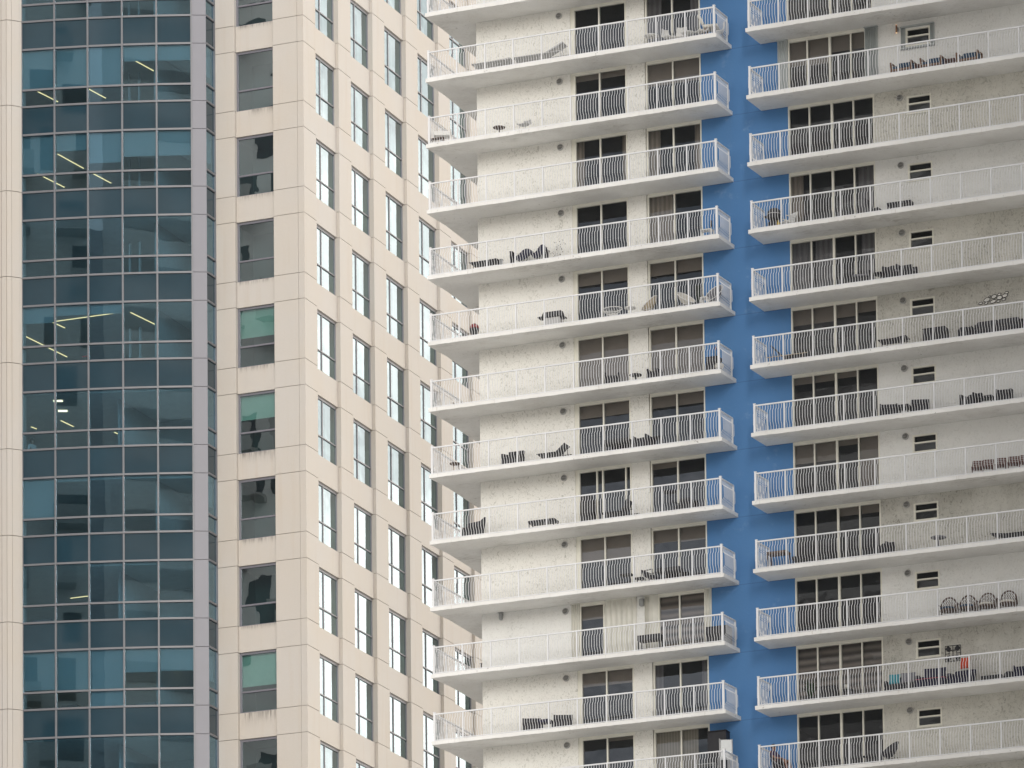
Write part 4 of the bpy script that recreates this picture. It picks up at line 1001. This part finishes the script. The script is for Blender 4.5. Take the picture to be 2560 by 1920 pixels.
low_table('side_table', 'black side table right of the armchair by the pier, eighth left balcony', at(6,-3.05,-.9), .34, .4, .55, 'black')
low_table('garden_bench', 'long black bench close to the left door of the eighth left balcony', at(6,-4.98,-.42), 1.1, .4, .78, 'black', th=.2, cat='bench')
t = club_chair('barrel_chair', 'black barrel armchair at the wall corner of the ninth left balcony', at(7,-11.15,-.8), R(-50), .74, .96)
low_table('coffee_table', 'long low black table before the wall of the ninth left balcony', at(7,-8.02,-.9), 1.15, .5, .46, 'black', th=.1)
box_thing('bar_cabinet', 'tall black cabinet in the open doorway of the ninth left balcony', 'cabinet', at(7,-6.35,-.3), .42, .4, 1.4, 'black')
lounger('sun_lounger', 'black padded lounge chair with a tall back before the left door', at(7,-4.78,-.65), 1.45, 'charcoal', 'black', 0, R(62), .48, .66, cat='lounge chair')
round_table('bar_table', 'high round black table before the right door of the ninth left balcony', at(7,-2.6,-.8), .29, 1.04, 'black')
sling_chair('patio_chair', 'black patio chair right of the high round table', at(7,-2.2,-.55), R(-10), 'charcoal', 'black', .88, .6)
low_table('side_table', 'low black table before the left door of the tenth left balcony', at(8,-4.45,-.9), .52, .42, .6, 'black')
low_table('side_table', 'lowest black table standing before the pier of the tenth left balcony', at(8,-3.8,-1.15), .40, .36, .33, 'black')
sling_chair('patio_chair', 'black open arm chair at the left edge of the right door, tenth left balcony', at(8,-3.45,-.75), R(75), 'charcoal', 'black', .70, .55)
low_table('garden_bench', 'low black bench along the right door of the tenth left balcony', at(8,-2.8,-.42), 1.0, .4, .76, 'black', th=.18, cat='bench')
t = low_table('console_table', 'black console table with a deep top between the shutters', at(9,-3.5,-.8), .96, .46, .77, 'black', th=.22)
box_thing('storage_box', 'big black deck storage box in the right corner of the eleventh left balcony', 'storage box', at(9,-.62,-.72), .95, .6, .80, 'black')
box_thing('small_box', 'tiny black box on the floor at the wall corner, eleventh left balcony', 'box', at(9,-10.72,-1.1), .1, .1, .37, 'black')
club_chair('wicker_armchair', 'black wicker armchair left of the small table, twelfth left balcony', at(10,-8.64,-.85), R(22), .74, .78, group='pair of black armchairs on the twelfth left balcony')
low_table('side_table', 'small black table between the two armchairs of the twelfth left balcony', at(10,-8.0,-.95), .5, .45, .52, 'navy', th=.12)
club_chair('wicker_armchair', 'black wicker armchair right of the small table, twelfth left balcony', at(10,-7.28,-.85), R(22), .76, .78, group='pair of black armchairs on the twelfth left balcony')
box_thing('storage_cabinet', 'tall black cabinet against the blue wall at the bottom of the left block', 'cabinet', at(11,-.8,-.42), .82, .5, 2.16, 'black')
t = thing('folded_chair', 'folded silver mesh chair leaning in the corner before the tall black cabinet', 'folding chair', at(11,-.33,-.85), R(20))
b = MB(); b.hexa([(-.22,-.01,.9),(.22,-.01,.9),(.22,.01,.9),(-.22,.01,.9),(-.22,.05,1.72),(.22,.05,1.72),(.22,.07,1.72),(-.22,.07,1.72)]); b.build('mesh_back', M['steel'], t)
b = MB(); b.tube([(-.24,-.05,0),(-.24,.06,1.74),(.24,.06,1.74),(.24,-.05,0)], .016, 6); b.tube([(-.27,.1,0),(-.27,.0,1.76)], .014, 6); b.build('frame', M['lightgrey'], t)
low_table('garden_table', 'silver metal table with a mesh top at the bottom left balcony corner', at(11,-1.1,-1.0), .8, .5, .76, 'steel')

# ---- right block of balconies
egg_chair('wire_chair', 'white oval wire chair on the topmost right balcony', at(-1,5.86,-.9), R(15), 'white', 'white', .80, .72)
wood_chair('wooden armchair with blue cushions, leftmost of three on the third right balcony', at(1,7.55,-.9))
wood_chair('wooden armchair with blue cushions, middle of three on the third right balcony', at(1,8.78,-.9))
wood_chair('wooden armchair with blue cushions, rightmost of three on the third right balcony', at(1,10.27,-.9))
low_table('side_table', 'low dark table between the left and middle wooden armchairs', at(1,8.17,-.95), .24, .4, .40, 'wood_red')
low_table('coffee_table', 'low reddish table right of the middle wooden armchair', at(1,9.5,-.95), .46, .4, .43, 'wood_red')
t = thing('kettle_grill', 'large black kettle grill with a pale rim band by the blue wall', 'grill', at(3,1.98,-.75))
b = MB(); b.lathe([(.20,0),(.24,.1),(.24,.45),(.15,.50)], 20); b.build('cabinet', M['black'], t)
b = MB(); b.lathe([(.12,.501),(.26,.60),(.285,.76)], 22); b.build('bowl', M['black'], t); b = MB(); b.lathe([(.292,.761),(.292,.785)], 22); b.build('rim_band', M['lightgrey'], t)
b = MB(); b.lathe([(.28,.786),(.25,.92),(.15,1.01),(.05,1.04)], 22); b.build('lid', M['charcoal'], t); b = MB(); b.box(-.40,-.28,-.12,.12,.70,.74); b.build('side_shelf', M['black'], t)
b = MB(); b.lathe([(.05,0),(.055,.24),(.03,.29),(.03,.36)], 12); o = b.build('gas_bottle', M['yellow']); o.location = at(3,2.35,-1.3); o['label'] = 'small yellow bottle standing beside the large black kettle grill'; o['category'] = 'bottle'
sling_chair('patio_chair', 'white plastic chair half hidden by the post right of the kettle grill', at(3,2.42,-.55), R(-30), 'white', 'white', .9, .5)
sling_chair('folding_chair', 'narrow black folding chair at the right edge of the right sliding door', at(3,6.16,-.6), R(80), 'charcoal', 'black', .94, .44, arms=False)
low_table('garden_bench', 'long low black bench before the white wall of the fifth right balcony', at(3,7.27,-.8), 1.0, .36, .52, 'black', th=.12, cat='bench')
def pad_chair(label, i, x, w_, h, rz): return club_chair('lounge_armchair', label, at(i, x, -.85), rz, w_, h, 'black', 'grey_cloth', 'black and grey armchairs on the sixth right balcony')
pad_chair('black framed grey armchair before the door, left of three on the sixth right balcony', 4, 5.64, .80, .72, R(10))
pad_chair('black framed grey armchair before the wall, middle of three on the sixth right balcony', 4, 6.98, .62, .78, R(55))
pad_chair('black framed armchair turned sideways, right of three on the sixth right balcony', 4, 7.52, .44, .78, R(75))
round_table('drum_table', 'low black oval table between the armchairs of the sixth right balcony', at(4,6.44,-.9), .29, .47, 'black')
lounger('sun_lounger', 'black chaise with a raised tan headrest in the blue corner of the seventh right balcony', at(5,2.5,-.75), 1.75, 'charcoal', 'tan', math.pi, R(46), .42, .62)
lounger('folding_lounger', 'folded down black lounger lying low on the seventh right balcony', at(5,6.95,-.9), 1.15, 'charcoal', 'black', 0, R(8), .48)
box_thing('storage_box', 'black storage box before the dirty wall of the seventh right balcony', 'storage box', at(5,8.65,-.8), .95, .55, .72, 'black')
sofa('wicker_sofa', 'black wicker sofa at the right end of the seventh right balcony', at(5,11.1,-.65), 2.0, 'wicker', 'charcoal', 0, .82)
t = thing('pouf', 'round black pouf at the left end of the black wicker sofa', 'stool', at(5,9.85,-.8)); b = MB(); b.lathe([(.26,0),(.29,.1),(.29,.5),(.24,.58)], 18); b.build('body', M['wicker'], t)
t = thing('wall_art', 'wall ornament of pale leaf shapes in black outline on the dirty wall', 'wall art', (10.2, -.03, -5*FH+1.78))
def leaf_shape(x, z, w_, h, rot=0):
    pts = []
    for q in range(14):
        a = 2*math.pi*q/14; u = math.cos(a)*w_/2; v = math.sin(a)*h/2*(1-.35*abs(math.cos(a))**3); pts.append((x+u*math.cos(rot)-v*math.sin(rot), z+u*math.sin(rot)+v*math.cos(rot)))
    return pts
o1, o2 = MB(), MB()
for x, z, w_, h in ((.07,.04,.17,.09),(.30,.02,.15,.08),(.33,.15,.27,.16),(.58,.05,.26,.13),(.62,.24,.24,.15),(.80,.03,.15,.09),(.85,.17,.24,.16),(.84,.30,.16,.09),(1.02,.08,.17,.09),(1.06,.22,.25,.14),(1.14,.33,.16,.09),(.45,.27,.10,.05)):
    p_ = leaf_shape(x, z, w_, h, R(10)); o1.tube([(a, -.01, c) for a, c in p_], .012, 5, True); n_ = len(p_)
    o2.add([(a, -.012, c) for a, c in p_]+[(a, .0, c) for a, c in p_], [tuple(range(n_))]+[(q, (q+1) % n_, (q+1) % n_+n_, q+n_) for q in range(n_)])
o1.build('outline', M['black'], t); o2.build('leaf_panels', M['mirror'], t)
for lb, x, w_, h, rz in (('black armchair beside the sliding door, first of four on the eighth right balcony',6.68,.72,.80,R(18)),('black armchair right of the near table, second of four on the eighth right balcony',7.97,.72,.84,R(18)),('black armchair left of the far table, third of four on the eighth right balcony',10.05,.62,.78,R(-10)),('black armchair right of the far table, fourth of four on the eighth right balcony',11.42,.62,.80,R(12))):
    club_chair('wicker_armchair', lb, at(6, x, -.85), rz, w_, h, group='black armchairs on the eighth right balcony')
low_table('side_table', 'black table between the first two armchairs of the eighth right balcony', at(6,7.3,-.85), .5, .42, .55, 'black', th=.14)
low_table('side_table', 'low black table between the last two armchairs of the eighth right balcony', at(6,10.68,-.85), .6, .42, .48, 'black', th=.1)
for n_, x in enumerate((10.25, 10.68, 11.2, 11.72, 12.18)):
    sling_chair('folding_chair', ['first','second','third','fourth','fifth'][n_]+' of five folding chairs of red brown slats, counted from the left', at(7, x, -.8), R(12), 'wood_red', 'wood_red', .80, .42, False, 'folding slat chairs on the ninth right balcony', True, .25)
low_table('garden_table', 'dark brown table in the blue corner of the tenth right balcony', at(8,1.95,-.75), .85, .5, .80, 'brown', th=.1)
low_table('garden_bench', 'low black bench before the door of the tenth right balcony', at(8,2.95,-.6), .85, .4, .54, 'black', th=.14, cat='bench')
club_chair('wicker_armchair', 'black armchair at the right edge of the door, tenth right balcony', at(8,6.36,-.8), R(-8), .58, .76)
round_table('round_table', 'round dark grey table before the wall of the tenth right balcony', at(8,8.64,-.9), .30, .60, 'grey_cloth')
lounger('sun_lounger', 'low black lounger at the right end of the tenth right balcony', at(8,11.65,-.9), 1.6, 'charcoal', 'black', math.pi, R(8), .36)
for x, st, lb in ((8.92,'bluecush','rattan chair with a blue cushion, leftmost of four round backed chairs'),(9.70,'bluecush','rattan chair with a blue cushion, second of four round backed chairs'),(10.5,'cream','rattan chair with a cream cushion, third of four round backed chairs'),(11.35,'cream','rattan chair with a cream cushion, rightmost of four round backed chairs')):
    rattan_chair(lb, at(9, x, -.7), st, R(8))
planter('potted_palm', 'dark green bushy plant in a black pot before the slatted blinds', at(10,3.2,-.75), .17, .30, .75, .34, 'leaf', n=90, seed=8, lw=.045)
box_thing('storage_box', 'black box right of the bushy plant on the twelfth right balcony', 'storage box', at(10,3.9,-.6), .7, .45, .68, 'black')
low_table('side_table', 'small black table right of the door mullion, twelfth right balcony', at(10,4.78,-.8), .42, .36, .44, 'black')
t = thing('table_lamp', 'small cream lamp standing on the black table by the door mullion', 'lamp', (4.72,-.8,lev(10,-.8)+.444)); b = MB(); b.lathe([(.04,0),(.015,.03),(.015,.06)], 10); b.build('base', M['black'], t); b = MB(); b.lathe([(.10,.06),(.09,.20)], 14); b.build('lamp_shade', M['cream'], t)
sofa('wicker_sofa', 'dark corner sofa left of the pink trimmed daybed', at(10,7.05,-.6), 1.45, 'wicker', 'charcoal', 0, .74)
pillow('round backed teal pillow at the left end of the dark corner sofa', (6.72,-.85,lev(10,-.85)+.45), .44, .46, 'teal', R(10))
pillow('grey pillow in the middle of the dark corner sofa', (7.22,-.72,lev(10,-.7)+.45), .58, .50, 'grey_cloth', R(6))
t = thing('daybed', 'black daybed with a thin pink trim below the iron wall ornament', 'daybed', at(10,8.28,-.85)); b = MB(); b.bbox(-.6,.6,-.34,.34,.04,.44,.03); b.build('base', M['navy'], t); b = MB(); b.box(-.605,.605,-.345,.345,.441,.462); b.build('trim', M['pink'], t); b = MB(); b.bbox(-.58,.58,-.32,.32,.463,.54,.03); b.build('mattress', M['navy'], t)
pillow('large dark navy pillow on the pink trimmed daybed', (8.34,-.75,lev(10,-.75)+.545), .9, .46, 'navy', R(4))
club_chair('wicker_armchair', 'dark high backed armchair under the orange pillow', at(10,9.42,-.7), R(-6), .88, .84, 'navy', 'navy')
pillow('bright orange pillow propped on the back of the dark armchair', (9.5,-.47,lev(10,-.5)+.845), .42, .46, 'orange', R(-4), R(-6))
low_table('coffee_table', 'low black table right of the dark armchair, twelfth right balcony', at(10,10.76,-.9), .86, .45, .33, 'black', th=.08)
t = thing('pouf', 'round black pouf right of the low black table, twelfth right balcony', 'stool', at(10,11.43,-.9)); b = MB(); b.lathe([(.18,0),(.2,.1),(.2,.36),(.16,.42)], 16); b.build('body', M['wicker'], t)
club_chair('wicker_armchair', 'dark armchair at the right edge of the frame, twelfth right balcony', at(10,11.98,-.7), R(8), .8, .74, 'navy', 'navy')
t = thing('wall_ornament', 'square black iron wall ornament with four dark lobes', 'wall art', (8.56,-.03,-10*FH+1.39)); b = MB()
for a, c in (((0,0),(.62,0)),((0,.62),(.62,.62)),((0,0),(0,.62)),((.62,0),(.62,.62)),((0,.31),(.18,.31)),((.44,.31),(.62,.31)),((.31,0),(.31,.18)),((.31,.44),(.31,.62)),((.18,.18),(.44,.18)),((.18,.44),(.44,.44))): b.tube([(a[0],0,a[1]),(c[0],0,c[1])], .012, 5)
for cx in (.235, .385): b.tube([(cx+.085*math.cos(2*math.pi*q/16), 0, .31+.12*math.sin(2*math.pi*q/16)) for q in range(16)], .010, 5, True)
b.build('iron_frame', M['black'], t); b = MB()
for cx in (.12, .5):
    for cz in (.12, .5):
        b.add([(cx+.10*(1+.12*math.cos(4*2*math.pi*q/20))*math.cos(2*math.pi*q/20), yy, cz+.10*(1+.12*math.cos(4*2*math.pi*q/20))*math.sin(2*math.pi*q/20)) for yy in (-.015, .01) for q in range(20)], [tuple(range(20)), tuple(range(39, 19, -1))]+[(q, (q+1) % 20, (q+1) % 20+20, q+20) for q in range(20)])
b.build('lobes', M['black'], t)
round_table('side_table', 'small black stool table before the right door of the bottom right balcony', at(11,5.48,-.8), .16, .46, 'black', ped=False)
egg_chair('wire_chair', 'dark grey oval cord chair by the wall of the bottom right balcony', at(11,6.45,-.8), R(-35), 'charcoal', 'black', .76, .98, None, 'charcoal')
egg_chair('wire_chair', 'grey oval cord chair in which a person sits, bottom right balcony', at(11,1.86,-.75), R(62), 'charcoal', 'grey_cloth', .78, .98, None, 'charcoal')

# ------------------------------------------------------------------ people
def skin_obj(name, nodes, mat, parent, sub=2):
    """nodes: list of (parent index, (x,y,z), radius)"""
    me = bpy.data.meshes.new(name); me.from_pydata([n_[1] for n_ in nodes], [(n_[0], q) for q, n_ in enumerate(nodes) if n_[0] is not None], [])
    o = bpy.data.objects.new(name, me); col.objects.link(o); o.parent = parent; me.materials.append(mat)
    o.modifiers.new('skin', 'SKIN').use_smooth_shade = True
    if not me.skin_vertices: pass
    for q, sv in enumerate(me.skin_vertices[0].data):
        r_ = nodes[q][2]; sv.radius = (r_, r_) if not hasattr(r_, '__len__') else r_; sv.use_root = (nodes[q][0] is None)
    o.modifiers.new('smooth', 'SUBSURF').levels = sub; o.modifiers['smooth'].render_levels = sub
    return o
def person(label, loc, rz, pose, skin, shirt, pants, group=None):
    t = thing('person', label, 'person', loc, rz); J = pose
    body = [(None, J['hip'], .13), (0, J['waist'], .125), (1, J['chest'], .145), (2, J['neck'], .055), (3, J['head0'], .075), (4, J['head1'], .098), (5, J['head2'], .075)]
    def chain(root, pts):
        last = root
        for p_, r_ in pts: body.append((last, p_, r_)); last = len(body)-1
        return last
    for s_ in ('l', 'r'):
        e = chain(2, [(J['sho'+s_], .062), (J['elb'+s_], .045), (J['wri'+s_], .030), (J['han'+s_], .038)])
        w0, h0 = Vector(J['wri'+s_]), Vector(J['han'+s_]); d = (h0-w0).normalized(); sd_ = d.cross(Vector((0,0,1))).normalized() if abs(d.z) < .95 else Vector((1,0,0))
        for q, ln in ((-1.5,.055),(-.5,.068),(.5,.066),(1.5,.05)):
            a = h0+sd_*q*.018+d*.03; chain(e, [(tuple(a), .010), (tuple(a+d*ln*.6+Vector((0,0,-.012))), .009), (tuple(a+d*ln+Vector((0,0,-.03))), .008)])
        a = h0+sd_*.035; chain(e, [(tuple(a), .012), (tuple(a+d*.035+sd_*.02), .010)])
        chain(0, [(J['hipj'+s_], .10), (J['kne'+s_], .062), (J['ank'+s_], .042), (J['toe'+s_], .036)])
    skin_obj('body', body, M[skin], t)
    sh = [(None, J['waist'], .145), (0, J['chest'], .165), (1, J['neck'], .085)]
    for s_ in ('l', 'r'):
        sh.append((1, J['sho'+s_], .082)); sh.append((len(sh)-1, tuple(Vector(J['sho'+s_]).lerp(Vector(J['elb'+s_]), .85)), .066))
    sh.append((0, tuple(Vector(J['waist']).lerp(Vector(J['hip']), .7)), .15)); skin_obj('shirt', sh, M[shirt], t)
    pn = [(None, J['hip'], .15)]; kl = pose.get('pants', .95)
    for s_ in ('l', 'r'):
        pn.append((0, J['hipj'+s_], .118)); pn.append((len(pn)-1, tuple(Vector(J['hipj'+s_]).lerp(Vector(J['kne'+s_]), kl)), .092))
        if pose.get('long'): pn.append((len(pn)-1, tuple(Vector(J['kne'+s_]).lerp(Vector(J['ank'+s_]), .95)), .07))
    skin_obj('trousers', pn, M[pants], t)
    h = MB(); hd = Vector(J['head1']); fwd_ = Vector(J.get('face', (0,-1,0))); up_ = (Vector(J['head2'])-Vector(J['head0'])).normalized(); n1, n2 = 14, 9; vs = []; fs = []
    for a in range(n2+1):
        for c in range(n1):
            th, ph = math.pi*a/n2*.62, 2*math.pi*c/n1; dirv = up_*math.cos(th)+(-fwd_)*math.sin(th)*math.cos(ph)+up_.cross(fwd_)*math.sin(th)*math.sin(ph)
            vs.append(hd+up_*.035-fwd_*.012+dirv*(.118 if dirv.dot(fwd_) < .5 else .106))
    for a in range(n2):
        for c in range(n1): fs.append((a*n1+c, a*n1+(c+1) % n1, (a+1)*n1+(c+1) % n1, (a+1)*n1+c))
    h.add(vs, fs, True); h.build('hair', M['hair'], t)
    f = MB(); sdv = up_.cross(fwd_)
    for s_ in (-1, 1):
        f.lathe([(.004,-.006),(.011,0),(.004,.006)], 8, tuple(hd+fwd_*.098+sdv*s_*.034+up_*.005))
    f.build('eyes', M['hair'], t)
    f = MB(); f.add([tuple(hd+fwd_*.095+up_*.01), tuple(hd+fwd_*.095-up_*.035+sdv*.018), tuple(hd+fwd_*.125-up_*.032), tuple(hd+fwd_*.095-up_*.035-sdv*.018)], [(0,1,2),(0,2,3),(1,3,2)]); f.build('nose', M[skin], t)
    return t
sit = dict(hip=(0,.0,.47), waist=(0,.10,.66), chest=(0,.2,.90), neck=(0,.22,1.08), head0=(0,.2,1.14), head1=(0,.19,1.22), head2=(0,.2,1.30), face=(0,-1,0), pants=.92)
for s_, sx in (('l', 1), ('r', -1)):
    sit.update({'sho'+s_:(sx*.18,.2,1.0), 'elb'+s_:(sx*.25,.02,.76), 'wri'+s_:(sx*.17,-.2,.70), 'han'+s_:(sx*.13,-.27,.70), 'hipj'+s_:(sx*.10,-.04,.48), 'kne'+s_:(sx*.13,-.45,.62), 'ank'+s_:(sx*.12,-.58,.13), 'toe'+s_:(sx*.13,-.72,.05)})
person('person in a purple shirt and dark shorts sitting back in a grey oval chair', at(11,1.8,-.78), R(72), sit, 'skin', 'purple', 'shorts')
std = dict(hip=(0,0,.95), waist=(0,.0,1.12), chest=(0,.01,1.34), neck=(0,.0,1.50), head0=(0,-.01,1.56), head1=(0,-.02,1.64), head2=(0,-.01,1.73), face=(0,-1,0), long=True)
for s_, sx in (('l', 1), ('r', -1)):
    std.update({'sho'+s_:(sx*.19,.0,1.42), 'elb'+s_:(sx*.24,-.02,1.14), 'wri'+s_:(sx*.18,-.24,1.08), 'han'+s_:(sx*.15,-.32,1.09), 'hipj'+s_:(sx*.10,0,.92), 'kne'+s_:(sx*.11,-.01,.50), 'ank'+s_:(sx*.11,.02,.09), 'toe'+s_:(sx*.12,-.14,.04)})
person('person in a white shirt standing behind the office glass', (-41.7, 19.6, SZ(4)-.12), R(70), std, 'skin_pale', 'shirt_white', 'shorts')
t = thing('office_chair', 'lime green rounded chair behind the office glass beside the standing person', 'chair', (-41.9, 17.6, SZ(4)-.12)); b = MB(); b.lathe([(.25,.42),(.36,.5),(.33,.62),(.12,.70)], 18); b.build('seat', M['green'], t); b = MB(); b.lathe([(.28,0),(.05,.05),(.04,.419)], 12); b.build('base', M['black'], t)
